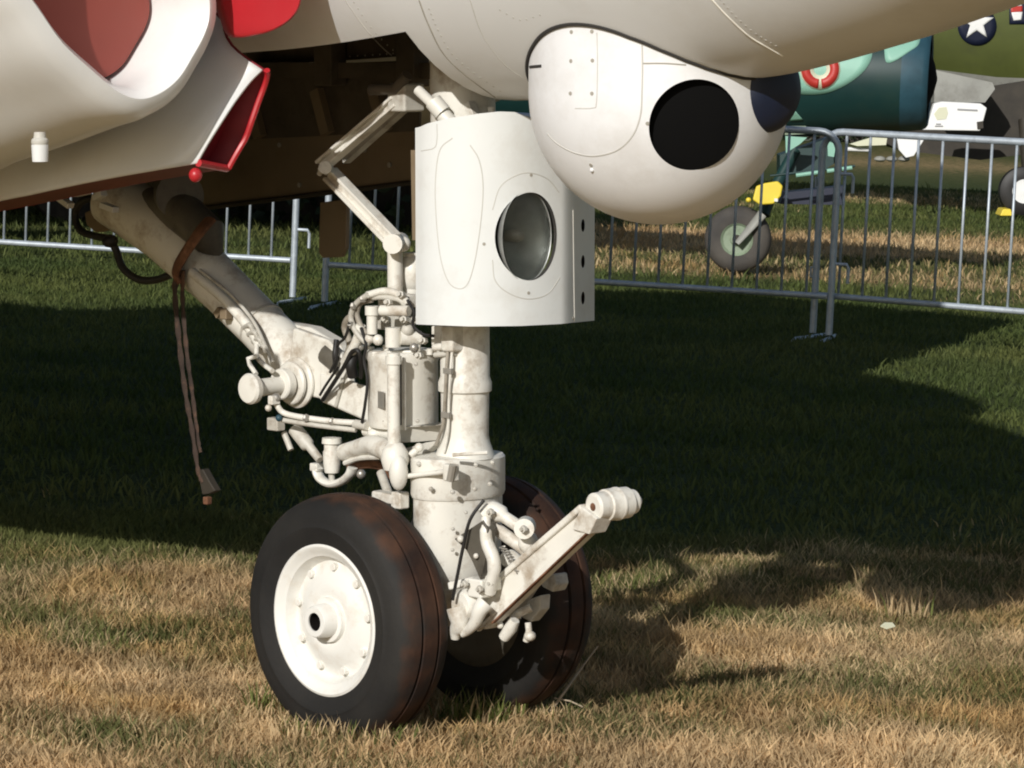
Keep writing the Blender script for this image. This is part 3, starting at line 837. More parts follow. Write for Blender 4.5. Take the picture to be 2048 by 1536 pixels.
for (x, y) in ((968, 488), (1057, 586), (1146, 636), (1062, 350)):
    p, n = hit(DB2, x, y)
    if p is not None:
        if n.dot(LE - p) < 0: n = -n
        MB().cyl(p - n * 0.002, p + n * 0.001, 0.0035, 8).build('screw', M['seam'], door)

# ---------------------------------------------------------------- nose gear leg
def vcyl(px, y0, y1, r, a=0.0, seg=24):
    p, q = P(px, y0, a), P(px, y1, a)
    q = Vector((p.x, p.y, q.z))
    return MB().cyl(p, q, r, seg)
AX = P(930, 780, 0.0)
def zr(y): return zpix(AX.x, 0.0, y)
leg = MB()
prof = [(zr(620), 0.001), (zr(620), 0.052), (zr(752), 0.052), (zr(764), 0.0565), (zr(781), 0.0565), (zr(785), 0.051), (zr(870), 0.050), (zr(882), 0.0525), (zr(905), 0.061), (zr(914), 0.064), (zr(914) - 0.01, 0.001)]
leg.lathe((AX.x, 0, 0), (0, 0, 1), prof, 48)
strut = leg.build('nose_gear_strut', M['gear'], jet, sharp=35)
up = MB().lathe((AX.x - 0.005, 0, 0), (0, 0, 1), [(zr(640), 0.001), (zr(640), 0.06), (zr(470), 0.065), (1.5, 0.07), (1.5, 0.001)], 32)
up.build('strut_housing', M['gear'], strut)
# elliptical collar and fork body
def ell(cx, cy, z, hx, hy, n=40):
    return [Vector((cx + hx * math.cos(2 * math.pi * k / n), cy + hy * math.sin(2 * math.pi * k / n), z)) for k in range(n)]
CXo = AX.x - 0.022
MB().loft([ell(CXo, 0, zr(908), 0.062, 0.075), ell(CXo, 0, zr(911), 0.080, 0.108), ell(CXo, 0, zr(916), 0.084, 0.113), ell(CXo, 0, zr(985), 0.084, 0.113), ell(CXo, 0, zr(992), 0.081, 0.110)]).build('strut_collar', M['gear'], strut, sharp=30)
MB().loft([ell(CXo, 0, zr(992), 0.078, 0.107), ell(CXo, 0, zr(1040), 0.078, 0.107), ell(CXo + 0.004, 0, zr(1100), 0.074, 0.10), ell(CXo - 0.01, 0, zr(1160), 0.075, 0.085), ell(CXo - 0.045, 0, zr(1200), 0.08, 0.08), ell(CXo - 0.08, 0, zr(1240), 0.07, 0.07)]).build('strut_fork', M['gear'], strut, sharp=30)
MB().tube([P(975, 905, 0.05), P(905, 910, 0.1)], 0.004, 6).build('collar_weld', M['gear'], strut)
for (x, y) in ((985, 960), (968, 975), (906, 1058), (932, 1020)):
    p = P(x, y, 0.075)
AXZ = WZ
MB().cyl((0.0, -0.2, AXZ), (0.0, 0.25, AXZ), 0.034, 24).build('axle', M['gear2'], strut)
MB().lathe((0.004, -0.105, AXZ), (0, 1, 0), [(0, 0.001), (0, 0.045), (0.02, 0.058), (0.19, 0.058), (0.21, 0.045), (0.21, 0.001)], 32).build('axle_housing', M['gear'], strut)

# wheels
def wheel(a, out):
    w = empty('nose_wheel', jet)
    w.location = (0, -a, AXZ)
    ax = Vector((0, -out, 0))
    tp = [(0.060, 0.150), (0.064, 0.160), (0.070, 0.172), (0.0745, 0.190), (0.0765, 0.1955), (0.0768, 0.199), (0.0748, 0.2025), (0.0745, 0.212), (0.070, 0.234), (0.061, 0.248), (0.050, 0.2560), (0.036, 0.2605), (0.0265, 0.2625), (0.0250, 0.2535), (0.0195, 0.2535), (0.018, 0.2635), (0.004, 0.2645)]
    prof = tp + [(-t, r) for t, r in reversed(tp)]
    MB().lathe((0, 0, 0), ax, prof + [(-0.055, 0.148), (0.055, 0.148)], 96, True).build('tyre', M['tyre'], w, sharp=28)
    rp = [(0.040, 0.001), (0.040, 0.030), (0.046, 0.046), (0.052, 0.060), (0.050, 0.080), (0.040, 0.100), (0.032, 0.118), (0.032, 0.124), (0.045, 0.132), (0.0555, 0.136), (0.060, 0.145), (0.0665, 0.151), (0.0685, 0.157), (0.066, 0.162), (0.058, 0.160), (-0.06, 0.158), (-0.06, 0.001)]
    rim = MB().lathe((0, 0, 0), ax, rp, 72).build('rim', M['rim'], w, sharp=32)
    MB().lathe((0, 0, 0), ax, [(0.045, 0.001), (0.045, 0.049), (0.058, 0.047), (0.0585, 0.037), (0.088, 0.034), (0.092, 0.031), (0.092, 0.0195), (0.040, 0.019), (0.040, 0.001)], 40).build('hub', M['rim'], w, sharp=32)
    MB().lathe((0, 0, 0), ax, [(0.045, 0.001), (0.045, 0.0188), (0.089, 0.0192), (0.0885, 0.0182), (0.050, 0.0180), (0.050, 0.001)], 20).build('axle_bore', M['hole'], w)
    MB().lathe((0, 0, 0), ax, [(-0.063, 0.001), (-0.063, 0.12), (-0.066, 0.148), (-0.0605, 0.1585)], 40).build('inner_shade_disc', M['dark_shade_metal'], w)  # dark disc added to paint the shade between the wheels
    me = MB().lathe((0, 0, 0), ax, [(0, 0.001), (0, 0.0085), (0.012, 0.0085), (0.013, 0.007), (0.013, 0.001)], 10).mesh('bolt')
    me.materials.append(M['rim']); me.shade_smooth(); me.set_sharp_from_angle(angle=0.5)
    for k in range(9):
        t = 2 * math.pi * (k + 0.2) / 9
        b = bpy.data.objects.new('bolt', me); COL.objects.link(b); b.parent = w
        b.location = Vector((math.cos(t) * 0.112, 0, math.sin(t) * 0.112)) + ax * 0.032
    return w
wheel(0.18, 1); wheel(-0.25, -1)

G = M['gear']
def part(name, mb, m=None, parent=None, bevel=0, sharp=40):
    return mb.build(name, m or G, parent if parent is not None else jet, sharp=sharp, bevel=bevel)
def pt(seq, a=None):
    return [P(s[0], s[1], s[2] if len(s) > 2 else a) for s in seq]
SB = Vector((0, -1, 0))    # starboard

# actuator drum behind the leg
DA = 0.02
dc = P(806, 775, DA)
dz = lambda y: zpix(dc.x, DA, y)
drum = part('actuator_drum', MB().lathe((dc.x, dc.y, 0), (0, 0, 1), [(dz(852), 0.001), (dz(852), 0.073), (dz(846), 0.0755), (dz(722), 0.0755), (dz(716), 0.079), (dz(703), 0.079), (dz(700), 0.074), (dz(700), 0.001)], 56), M['gear'], sharp=30)
part('top_flange', MB().beam(P(745, 708, 0.09), P(905, 703, -0.02), (0, 1, 0), 0.03, 0.012), parent=drum, bevel=0.003)
for (x, y) in ((742, 693), (772, 690), (835, 690), (860, 697)):
    part('flange_bolt', MB().cyl(P(x, y, 0.06), P(x, y + 12, 0.06), 0.007, 10), parent=drum)
rod = part('steering_rod', vcyl(787, 706, 905, 0.0135, 0.125), parent=drum)
part('thin_rod', vcyl(808, 715, 860, 0.004, 0.09), parent=drum)
part('rod_collar', vcyl(787, 712, 728, 0.017, 0.125), parent=drum)
base_pl = [P(800, 852, 0.07), P(868, 852, 0.06), P(888, 846, 0.02), P(896, 862, 0.02), P(890, 880, 0.02), P(828, 884, 0.06), P(800, 886, 0.07)]
part('base_plate', MB().prism(base_pl, (0.0, 0.05, 0)), M['gear2'], parent=drum, bevel=0.003)
part('base_boss', MB().tube(pt([(735, 858, 0.06), (800, 868, 0.06)]), 0.018, 14), parent=drum)
part('base_lug', MB().ball(P(752, 866, 0.07), Vector((0.018, 0.02, 0.012)), 14), parent=drum)
# rod end clevis and lower ball joint
part('rod_clevis', MB().lathe(P(790, 930, 0.125), (0, 0, 1), [(-0.01, 0.001), (-0.01, 0.024), (0.012, 0.030), (0.03, 0.027), (0.046, 0.016), (0.05, 0.001)], 24), sharp=50)
part('ball_joint', MB().ball(P(797, 945, 0.135), Vector((0.020, 0.020, 0.038)), 24))
part('ball_joint_tip', MB().lathe(P(795, 978, 0.13), (0, 0, 1), [(0, 0.001), (0, 0.006), (0.012, 0.011), (0.02, 0.011)], 14))
part('tie_rod', MB().tube(pt([(810, 953, 0.12), (895, 943, 0.11)]), 0.0055, 10))
part('tie_rod_block', MB().box(P(902, 945, 0.11), (0.014, 0, 0), (0, 0.012, 0), (0, 0, 0.018)), bevel=0.004)
part('tie_rod_nut', MB().cyl(P(900, 962, 0.12), P(906, 930, 0.12), 0.008, 8), M['steel'])
part('small_rod', MB().tube(pt([(820, 912, 0.1), (840, 893, 0.08)]), [0.008, 0.007], 10))
part('rod_knob', MB().ball(P(838, 895, 0.085), 0.010, 12))
part('swing_bracket', MB().prism([P(800, 900, 0.06), P(850, 885, 0.05), P(880, 880, 0.04), P(850, 905, 0.05), P(820, 930, 0.06)], (0, 0.03, 0)), M['gear2'], bevel=0.003)
# left steering arm and hook
arm = part('steering_arm', MB().tube(smooth_path(pt([(688, 905, 0.07), (715, 897, 0.08), (745, 890, 0.1), (780, 905, 0.12)]), 5), [0.019, 0.019, 0.019, 0.019, 0.019, 0.0195, 0.02, 0.02, 0.02, 0.021, 0.021, 0.022, 0.022, 0.022, 0.022, 0.022][:16], 16))
part('arm_groove', MB().tube(smooth_path(pt([(690, 926, 0.08), (720, 916, 0.09), (760, 914, 0.115)]), 5), 0.006, 8), parent=arm)
part('arm_barrel', MB().lathe(P(664, 945, 0.07), (0, 0, 1), [(0, 0.001), (0, 0.016), (0.02, 0.019), (0.045, 0.0195), (0.05, 0.017), (0.062, 0.017), (0.064, 0.022), (0.076, 0.021), (0.078, 0.001)], 24), parent=arm, sharp=35)
hk = [(705, 935, 0.07), (700, 948, 0.07), (685, 962, 0.07), (662, 968, 0.07), (642, 958, 0.07), (634, 940, 0.07), (640, 932, 0.07)]
part('arm_hook', MB().tube(smooth_path(pt(hk), 5), 0.0085, 12, flat=1.6, nrm=SB.copy()), parent=arm)
part('arm_hook_tab', MB().box(P(634, 934, 0.07), (0.012, 0, 0), (0, 0.012, 0), (0, 0, 0.009)), parent=arm, bevel=0.003)
part('arm_pin', MB().cyl(P(662, 935, 0.07), P(664, 962, 0.07), 0.007, 12), M['gear2'], parent=arm)
part('underslung_tube', MB().tube(smooth_path(pt([(700, 935, 0.05), (735, 928, 0.05), (765, 935, 0.05), (775, 960, 0.05)]), 5), 0.010, 10), M['rust'])
part('underslung_fitting', MB().ball(P(722, 948, 0.05), 0.011, 10), M['steel'])
part('underslung_fitting', MB().ball(P(710, 946, 0.05), 0.008, 10), M['gear2'])
part('lower_link', MB().tube(pt([(762, 945, 0.06), (778, 990, 0.08)]), 0.010, 12), M['gear2'])
part('tyre_scraper', MB().beam(P(752, 990, 0.11), P(800, 1000, 0.11), (0, 1, 0), 0.03, 0.022), bevel=0.005)
part('scraper_block', MB().box(P(800, 1000, 0.11), (0.015, 0, 0), (0, 0.014, 0), (0, 0, 0.018)), bevel=0.004)

# drag brace
path = pt([(230, 395, 0), (330, 465, 0), (450, 580, 0), (520, 650, 0), (575, 705, 0), (605, 752, 0)])
brace = part('drag_brace', MB().tube(path, [0.070, 0.068, 0.058, 0.056, 0.058, 0.055], 28), sharp=50)
part('brace_band', MB().lathe(P(524, 651, 0), (path[3] - path[2]), [(-0.004, 0.001), (-0.004, 0.0575), (0.004, 0.0575), (0.004, 0.001)], 32), M['gear2'], parent=brace)
part('brace_trunnion', MB().cyl(P(360, 392, 0.03), P(330, 395, -0.2), 0.055, 28), M['dark_shade_metal'], parent=brace)
part('brace_knuckle', MB().tube(pt([(300, 400, 0.0), (360, 420, 0.01), (415, 470, 0.02), (430, 510, 0.0)]), [0.03, 0.05, 0.045, 0.02], 20), M['dark_shade_metal'], parent=brace)
part('brace_cheek', MB().prism(pt([(540, 640), (620, 655), (680, 690), (690, 730), (640, 760), (590, 740)], -0.02), (0, 0.04, 0)), parent=brace, bevel=0.006)
part('brace_cheek', MB().prism(pt([(585, 655), (655, 680), (690, 720), (700, 770), (650, 800), (600, 790), (575, 740)], 0.045), (0, 0.02, 0)), parent=brace, bevel=0.006)
pv = P(628, 762, 0.0)
for a0, a1, r in ((0.045, 0.056, 0.056), (0.060, 0.072, 0.047), (0.077, 0.10, 0.034)):
    part('pivot_disc', MB().lathe(Vector((pv.x, -a0, pv.z)), (0, -1, 0), [(0, 0.001), (0, r * 0.93), (0.003, r), (a1 - a0 - 0.003, r), (a1 - a0, r * 0.93), (a1 - a0, 0.001)], 36), parent=brace, sharp=35)
part('pivot_pin', MB().cyl(Vector((pv.x, -0.03, pv.z)), Vector((pv.x, -0.175, pv.z - 0.004)), 0.019, 20), parent=brace)
part('pin_cap', MB().lathe(Vector((pv.x, -0.168, pv.z - 0.004)), (0, -1, 0), [(0, 0.001), (0, 0.027), (0.006, 0.033), (0.018, 0.034), (0.024, 0.030), (0.026, 0.001)], 28), parent=brace, sharp=35)
part('pin_cap_fitting', MB().box(P(548, 800, 0.16), (0.008, 0, 0), (0, 0.012, 0), (0, 0, 0.010)), parent=brace, bevel=0.003)
part('pin_cap_fitting', MB().ball(P(537, 816, 0.16), 0.008, 10), parent=brace)
part('brace_pipe', MB().tube(smooth_path(pt([(385, 545, 0.06), (440, 590, 0.07), (480, 632, 0.07), (505, 665, 0.07), (525, 700, 0.08)]), 6), 0.012, 12), parent=brace)
part('brace_pipe', MB().tube(smooth_path(pt([(400, 540, 0.065), (460, 588, 0.08), (505, 640, 0.08), (530, 690, 0.085), (545, 725, 0.09)]), 6), 0.004, 8), M['gear2'], parent=brace)
part('pipe_clip', MB().box(P(452, 628, 0.07), (0.012, 0, 0), (0, 0.01, 0), (0, 0, 0.012)), M['tan'], parent=brace, bevel=0.003)
part('pipe_clip', MB().box(P(440, 625, 0.06), (0.008, 0, 0.008), (0, 0.01, 0), (-0.006, 0, 0.006)), M['tan'], parent=brace, bevel=0.002)
part('pipe_loop', MB().tube(smooth_path(pt([(513, 690, 0.1), (514, 712, 0.11), (525, 727, 0.12), (545, 742, 0.13)]), 6), 0.0055, 10), parent=brace)
part('pipe_loop', MB().tube(pt([(514, 712, 0.13), (496, 718, 0.14), (500, 730, 0.15), (512, 748, 0.155)]), 0.0055, 10), parent=brace)
for k in range(4):
    part('pipe_coil', MB().tube(smooth_path(pt([(488 + 9 * k, 655 + 14 * k, 0.075), (500 + 9 * k, 650 + 14 * k, 0.085), (506 + 9 * k, 662 + 14 * k, 0.08)]), 4), 0.006, 8), M['gear2'], parent=brace)
# hydraulic pipes to the leg
part('hydraulic_pipe', MB().tube(smooth_path(pt([(548, 793, 0.15), (555, 812, 0.15), (568, 826, 0.14), (600, 834, 0.13), (660, 842, 0.1), (715, 846, 0.08)]), 6), 0.0065, 10))
part('hydraulic_pipe', MB().tube(smooth_path(pt([(565, 840, 0.14), (600, 846, 0.13), (660, 854, 0.1), (712, 860, 0.08)]), 6), 0.0055, 10), M['gear2'])
part('pipe_union', MB().ball(P(552, 796, 0.155), 0.011, 12), M['steel'])
part('pipe_union', MB().cyl(P(710, 848, 0.08), P(735, 852, 0.08), 0.010, 10), M['gear2'])
part('pipe_union', MB().ball(P(558, 836, 0.15), 0.008, 10), M['bluering'])
part('damper_tube', MB().tube(pt([(590, 858, 0.09), (615, 890, 0.09), (619, 893, 0.09), (640, 920, 0.09)]), [0.016, 0.016, 0.010, 0.009], 16), M['gear2'])
part('damper_link', MB().tube(pt([(568, 865, 0.10), (582, 900, 0.10)]), 0.007, 10), M['gear2'])
part('damper_lug', MB().box(P(552, 848, 0.12), (0.018, 0, 0), (0, 0.012, 0), (0, 0, 0.014)), M['gear2'], bevel=0.003)
part('drag_link', MB().loft([[P(640, 745, 0.05), P(640, 745, -0.05), P(640, 802, -0.05), P(640, 802, 0.05)], [P(745, 775, 0.04), P(745, 775, -0.05), P(745, 848, -0.05), P(745, 848, 0.04)]]), bevel=0.006)
part('drag_link_band', MB().tube(pt([(686, 757, 0.052), (672, 812, 0.05)]), 0.004, 8), M['gear2'])
# hoses at the drum
hoses = [([(690, 720, 0.07), (700, 690, 0.08), (690, 655, 0.08), (700, 635, 0.08), (716, 640, 0.08), (716, 662, 0.08)], 0.008, 'hose_grey'),
         ([(690, 725, 0.08), (705, 700, 0.09), (716, 675, 0.09), (722, 650, 0.09)], 0.011, 'gear'),
         ([(738, 690, 0.09), (715, 668, 0.1), (702, 636, 0.1), (712, 608, 0.1), (735, 590, 0.1)], 0.0065, 'gear2'),
         ([(745, 600, 0.08), (722, 606, 0.09), (714, 628, 0.09), (722, 652, 0.09), (735, 668, 0.09)], 0.006, 'hose_grey'),
         ([(735, 590, 0.09), (770, 582, 0.08), (800, 590, 0.07), (815, 605, 0.06)], 0.008, 'gear'),
         ([(725, 600, 0.08), (760, 594, 0.08), (800, 600, 0.07), (812, 620, 0.06)], 0.006, 'gear2'),
         ([(645, 800, 0.06), (668, 765, 0.08), (690, 730, 0.10), (703, 705, 0.10), (716, 702, 0.10), (722, 725, 0.09), (722, 755, 0.07)], 0.0048, 'rubber_hose'),
         ([(708, 704, 0.08), (702, 730, 0.09), (706, 752, 0.08)], 0.012, 'rubber_hose'),
         ([(673, 680, 0.05), (670, 710, 0.06), (672, 740, 0.05)], 0.006, 'rubber_hose'),
         ([(640, 790, 0.07), (652, 770, 0.08), (676, 735, 0.09)], 0.003, 'rubber_hose')]
for seq, r, mk in hoses:
    part('hose', MB().tube(smooth_path(pt(seq), 6), r, 10), M[mk])
# valve cluster above the drum
part('valve_body', vcyl(744, 612, 668, 0.0115, 0.09))
part('valve_body', MB().cyl(P(762, 621, 0.09), P(818, 622, 0.07), 0.0115, 14))
part('valve_body', vcyl(744, 612, 630, 0.015, 0.09))
part('valve_foot', MB().ball(P(738, 678, 0.09), Vector((0.014, 0.012, 0.010)), 12))
part('valve_foot', MB().ball(P(756, 680, 0.09), Vector((0.012, 0.012, 0.012)), 12))
part('manifold', MB().box(P(800, 600, 0.03), (0.05, 0, 0), (0, 0.02, 0), (0, 0, 0.014)), bevel=0.004)
part('manifold', MB().box(P(790, 645, 0.0), (0.045, 0, 0), (0, 0.02, 0), (0, 0, 0.016)), M['gear2'], bevel=0.004)
part('manifold_cylinder', vcyl(786, 655, 694, 0.0165, 0.08))
part('manifold_cylinder', MB().cyl(P(800, 676, 0.07), P(842, 676, 0.03), 0.015, 14))
part('manifold_cap', MB().ball(P(815, 660, 0.06), 0.014, 12), M['gear2'])
part('manifold_cap', MB().ball(P(828, 695, 0.07), 0.010, 12), M['steel'])
part('manifold_tube', vcyl(830, 690, 705, 0.009, 0.06))
part('manifold_nut', MB().ball(P(720, 694, 0.08), 0.009, 10), M['steel'])
part('leg_bracket', MB().prism(pt([(862, 652), (885, 650), (880, 680), (895, 690), (890, 702), (862, 690)], 0.05), (0, 0.02, 0)), bevel=0.003)
part('leg_bracket', MB().box(P(906, 676, 0.05), (0.018, 0, 0), (0, 0.02, 0), (0, 0, 0.028)), bevel=0.006)
part('leg_bracket_pin', MB().cyl(P(868, 695, 0.06), P(905, 690, 0.05), 0.008, 10))
part('leg_bracket_pin', MB().cyl(P(870, 710, 0.055), P(912, 706, 0.05), 0.006, 10), M['gear2'])
# posts behind the door and folding door link
part('link_post', vcyl(790, 498, 585, 0.0165, 0.03))
part('link_post', vcyl(824, 505, 590, 0.019, -0.02))
part('post_boss', MB().ball(P(825, 545, -0.02), Vector((0.03, 0.03, 0.045)), 16))
part('link_knuckle', MB().cyl(P(785, 488, 0.07), P(800, 484, -0.01), 0.021, 18))
part('link_knuckle', MB().ball(P(806, 488, 0.02), 0.017, 14))
def channel(p, q, w, h, m=G, name='door_link'):
    p, q = Vector(p), Vector(q)
    o = part(name, MB().beam(p, q, SB, w, h), m, bevel=0.002)
    t = (q - p).normalized(); up_ = t.cross((SB - t * SB.dot(t)).normalized())
    for s_ in (-1, 1):
        MB().beam(p + up_ * (h / 2 - 0.003) * s_ + SB * 0.004, q + up_ * (h / 2 - 0.003) * s_ + SB * 0.004, SB, w + 0.012, 0.007).build('link_flange', m, o, bevel=0.0015)
    return o
channel(P(662, 347, 0.05), P(790, 480, 0.05), 0.016, 0.031)
up_l = channel(P(645, 332, 0.065), P(797, 202, 0.065), 0.016, 0.024)
part('link_rear_bar', MB().beam(P(690, 318, 0.0), P(805, 215, 0.0), SB, 0.02, 0.022), M['gear2'])
part('link_pin', MB().cyl(P(650, 335, 0.09), P(655, 338, 0.03), 0.014, 16), parent=up_l)
part('link_pin', MB().cyl(P(638, 349, 0.07), P(645, 336, 0.07), 0.006, 8), M['gear2'], parent=up_l)
part('hinge_block', MB().box(P(812, 195, 0.05), (0.028, 0, 0), (0, 0.03, 0), (0, 0, 0.03)), M['gear2'], bevel=0.006)
part('hinge_block', MB().tube(pt([(740, 180, 0.1), (790, 178, 0.08), (815, 150, 0.08)]), 0.012, 10), M['well'])
part('door_strut', MB().tube(pt([(836, 180, 0.1), (862, 205, 0.1), (866, 208, 0.1), (900, 245, 0.08)]), [0.011, 0.011, 0.015, 0.017], 14))
part('door_strut_collar', MB().cyl(P(866, 203, 0.1), P(886, 226, 0.09), 0.019, 14))
part('door_bracket', MB().beam(P(938, 205, 0.04), P(952, 245, 0.04), SB, 0.02, 0.018), bevel=0.002)
part('door_bracket', MB().cyl(P(983, 214, 0.02), P(985, 240, 0.02), 0.008, 12))
part('door_inner_rail', MB().beam(P(833, 300, 0.08), P(836, 480, 0.08), SB, 0.02, 0.014), M['tan'])

# small fittings, pipes and clamps on the leg
for (x, y, a) in ((838, 928, 0.115), (862, 978, 0.115), (905, 984, 0.10), (950, 978, 0.075), (980, 968, 0.04), (985, 925, 0.03), (952, 930, 0.07)):
    part('collar_bolt', MB().ball(P(x, y, a), 0.0055, 8), M['gear2'])
part('strut_pipe', MB().tube(smooth_path(pt([(896, 700, 0.062), (893, 740, 0.066), (890, 800, 0.062), (886, 850, 0.06), (872, 890, 0.06)]), 5), 0.0038, 8), M['hose_grey'])
part('strut_pipe', MB().tube(smooth_path(pt([(904, 704, 0.062), (901, 745, 0.066), (898, 800, 0.062), (896, 860, 0.06), (888, 905, 0.065)]), 5), 0.003, 8))
part('pipe_clamp', MB().box(P(896, 742, 0.066), (0.012, 0, 0), (0, 0.004, 0), (0, 0, 0.006)), M['steel'], bevel=0.001)
part('pipe_clamp', MB().box(P(892, 830, 0.062), (0.012, 0, 0), (0, 0.004, 0), (0, 0, 0.006)), M['steel'], bevel=0.001)
part('shadow_gap_rod', vcyl(800, 722, 850, 0.0036, 0.105), M['rubber_hose'])  # black rod added to draw the shadow gap beside the steering rod
part('drum_plate', MB().box(P(762, 800, 0.097), (0.012, -0.003, 0), (0, 0.0015, 0), (0, 0, 0.018)), M['steel'])
for (x, y, a) in ((742, 726, 0.075), (768, 728, 0.09), (832, 728, 0.085), (742, 838, 0.075), (768, 842, 0.09), (835, 842, 0.085)):
    part('drum_screw', MB().ball(P(x, y, a), 0.0045, 8), M['gear2'])
part('wire_loom', MB().tube(smooth_path(pt([(722, 655, 0.1), (732, 690, 0.1), (728, 720, 0.1), (735, 760, 0.1), (730, 810, 0.1), (724, 845, 0.09)]), 6), 0.0034, 8), M['rubber_hose'])
part('wire_loom', MB().tube(smooth_path(pt([(700, 645, 0.11), (690, 675, 0.11), (676, 690, 0.1), (672, 720, 0.1), (660, 745, 0.1)]), 6), 0.0032, 8), M['rubber_hose'])
part('wire_loom', MB().tube(smooth_path(pt([(815, 600, 0.09), (828, 625, 0.09), (826, 650, 0.09), (845, 668, 0.08), (868, 672, 0.07)]), 6), 0.0034, 8), M['rubber_hose'])
for (x, y, a) in ((707, 612, 0.105), (702, 650, 0.105), (726, 598, 0.1), (612, 836, 0.13), (664, 843, 0.1)):
    part('hose_clip', MB().ball(P(x, y, a), Vector((0.007, 0.009, 0.009)), 8), M['steel'])
for (x, y, a) in ((806, 590, 0.07), (780, 606, 0.08), (835, 640, 0.06), (812, 640, 0.07), (776, 640, 0.06), (850, 682, 0.06), (842, 712, 0.06)):
    part('union_nut', MB().lathe(P(x, y, a), (0.3, -1, 0.2), [(0, 0.001), (0, 0.008), (0.012, 0.008), (0.013, 0.005), (0.02, 0.005), (0.02, 0.001)], 6), M['gear2'], sharp=20)
part('brace_grease_boot', MB().tube(pt([(655, 706, 0.03), (690, 735, 0.03)]), 0.026, 14), M['dark_shade_metal'])
part('link_spring', MB().tube([P(1004 + 0.75 * k, 1092 + 1.15 * k, 0.05) + Vector((0.007 * math.cos(k * 1.3), 0.007 * math.sin(k * 1.3), 0)) for k in range(48)], 0.0018, 6), M['steel'])
for (x, y, a) in ((962, 1178, 0.105), (985, 1166, 0.09), (932, 1168, 0.11), (1050, 1058, 0.075), (984, 1024, 0.085)):
    part('hinge_nut', MB().lathe(P(x, y, a), (0, -1, 0), [(0, 0.001), (0, 0.008), (0.007, 0.008), (0.008, 0.004), (0.013, 0.004), (0.013, 0.001)], 6), M['gear2'], sharp=20)
part('brake_line', MB().tube(smooth_path(pt([(968, 1000, 0.09), (940, 1040, 0.11), (925, 1100, 0.115), (915, 1150, 0.12), (905, 1200, 0.12)]), 6), 0.0036, 8), M['rubber_hose'])

# ---------------------------------------------------------------- launch bar
LA = 0.035
b0, b1 = P(985, 1212, LA), P(1188, 1030, LA)
t_ = (b1 - b0).normalized(); n_ = t_.cross(SB); n_.normalize()
if n_.z < 0: n_ = -n_
lbar = part('launch_bar', MB().loft([[b0 + n_ * 0.026 + SB * 0.02, b0 + n_ * 0.026 - SB * 0.012, b0 - n_ * 0.030 - SB * 0.012, b0 - n_ * 0.030 + SB * 0.02],
                                     [b1 + n_ * 0.019 + SB * 0.016, b1 + n_ * 0.019 - SB * 0.010, b1 - n_ * 0.022 - SB * 0.010, b1 - n_ * 0.022 + SB * 0.016]]), bevel=0.003)
part('bar_flange', MB().beam(b0 + n_ * 0.029 - SB * -0.004, b1 + n_ * 0.022 - SB * -0.004, SB, 0.044, 0.014), parent=lbar, bevel=0.004)
part('bar_flange', MB().beam(b0 - n_ * 0.034 + SB * 0.006 - t_ * 0.03, b1 - n_ * 0.023 + SB * 0.004, SB, 0.036, 0.007), parent=lbar, bevel=0.002)
part('bar_lower_lip', MB().beam(b0 - n_ * 0.027 + SB * 0.019 - t_ * 0.05, b1 - n_ * 0.020 + SB * 0.014, SB, 0.012, 0.008), parent=lbar, bevel=0.002)
part('bar_rust_edge', MB().beam(b0 - n_ * 0.038 + SB * 0.020, b1 - n_ * 0.0275 + SB * 0.018, SB, 0.010, 0.003), M['rust'], parent=lbar)
hc = P(1186, 1014, 0.05)
hax = Vector((0.10, 1, 0.02)).normalized()
part('bar_head', MB().lathe(hc, hax, [(0, 0.008), (0, 0.022), (0.004, 0.028), (0.03, 0.029), (0.032, 0.0325), (0.058, 0.033), (0.060, 0.0342), (0.064, 0.0342), (0.066, 0.0325), (0.088, 0.032), (0.091, 0.026), (0.106, 0.025), (0.110, 0.018), (0.111, 0.010), (0.123, 0.009), (0.125, 0.001)], 36), parent=lbar, sharp=30)
part('bar_head_bore', MB().lathe(hc - hax * 0.0005, hax, [(0, 0.001), (0, 0.0085), (0.002, 0.001)], 14), M['rust'], parent=lbar)
part('bar_head_gusset', MB().prism([hc + Vector((-0.05, -0.01, -0.05)), hc + Vector((0.0, -0.012, -0.055)), hc + Vector((0.02, -0.01, -0.02)), hc + Vector((-0.025, -0.01, 0.0))], (0, 0.05, 0)), parent=lbar, bevel=0.003)
# linkage in front of the leg
part('bar_actuator', MB().tube(smooth_path(pt([(972, 1035, 0.085), (972, 1060, 0.09), (974, 1085, 0.09), (986, 1115, 0.09), (988, 1140, 0.09), (982, 1165, 0.09), (980, 1185, 0.085)]), 4), [0.010] * 4 + [0.013] * 5 + [0.014] * 8 + [0.0125] * 8, 14))
part('torque_link', MB().tube(smooth_path(pt([(968, 1030, 0.07), (985, 1020, 0.06), (1015, 1038, 0.05), (1045, 1058, 0.04)]), 5), [0.018] * 5 + [0.019] * 4 + [0.013] * 7, 14))
part('torque_link', MB().tube(smooth_path(pt([(975, 1045, 0.05), (1010, 1070, 0.04), (1045, 1095, 0.03), (1075, 1120, 0.02)]), 5), 0.014, 12))
part('torque_link_knuckle', MB().cyl(P(1048, 1058, 0.07), P(1052, 1052, 0.0), 0.021, 18))
part('torque_link_knuckle', MB().ball(P(1056, 1085, 0.03), Vector((0.02, 0.022, 0.025)), 14))
part('torque_link_lug', MB().ball(P(1022, 1118, 0.02), Vector((0.026, 0.022, 0.020)), 16))
part('leg_gusset', MB().prism(pt([(908, 1078), (966, 1040), (975, 1060), (970, 1120), (960, 1160), (945, 1125), (932, 1100)], 0.098), (0, 0.025, 0)), M['dark_shade_metal'], bevel=0.002)
part('gusset_bolt', MB().ball(P(921, 1078, 0.105), 0.008, 10))
part('gusset_bolt', MB().ball(P(952, 1112, 0.105), 0.006, 10))
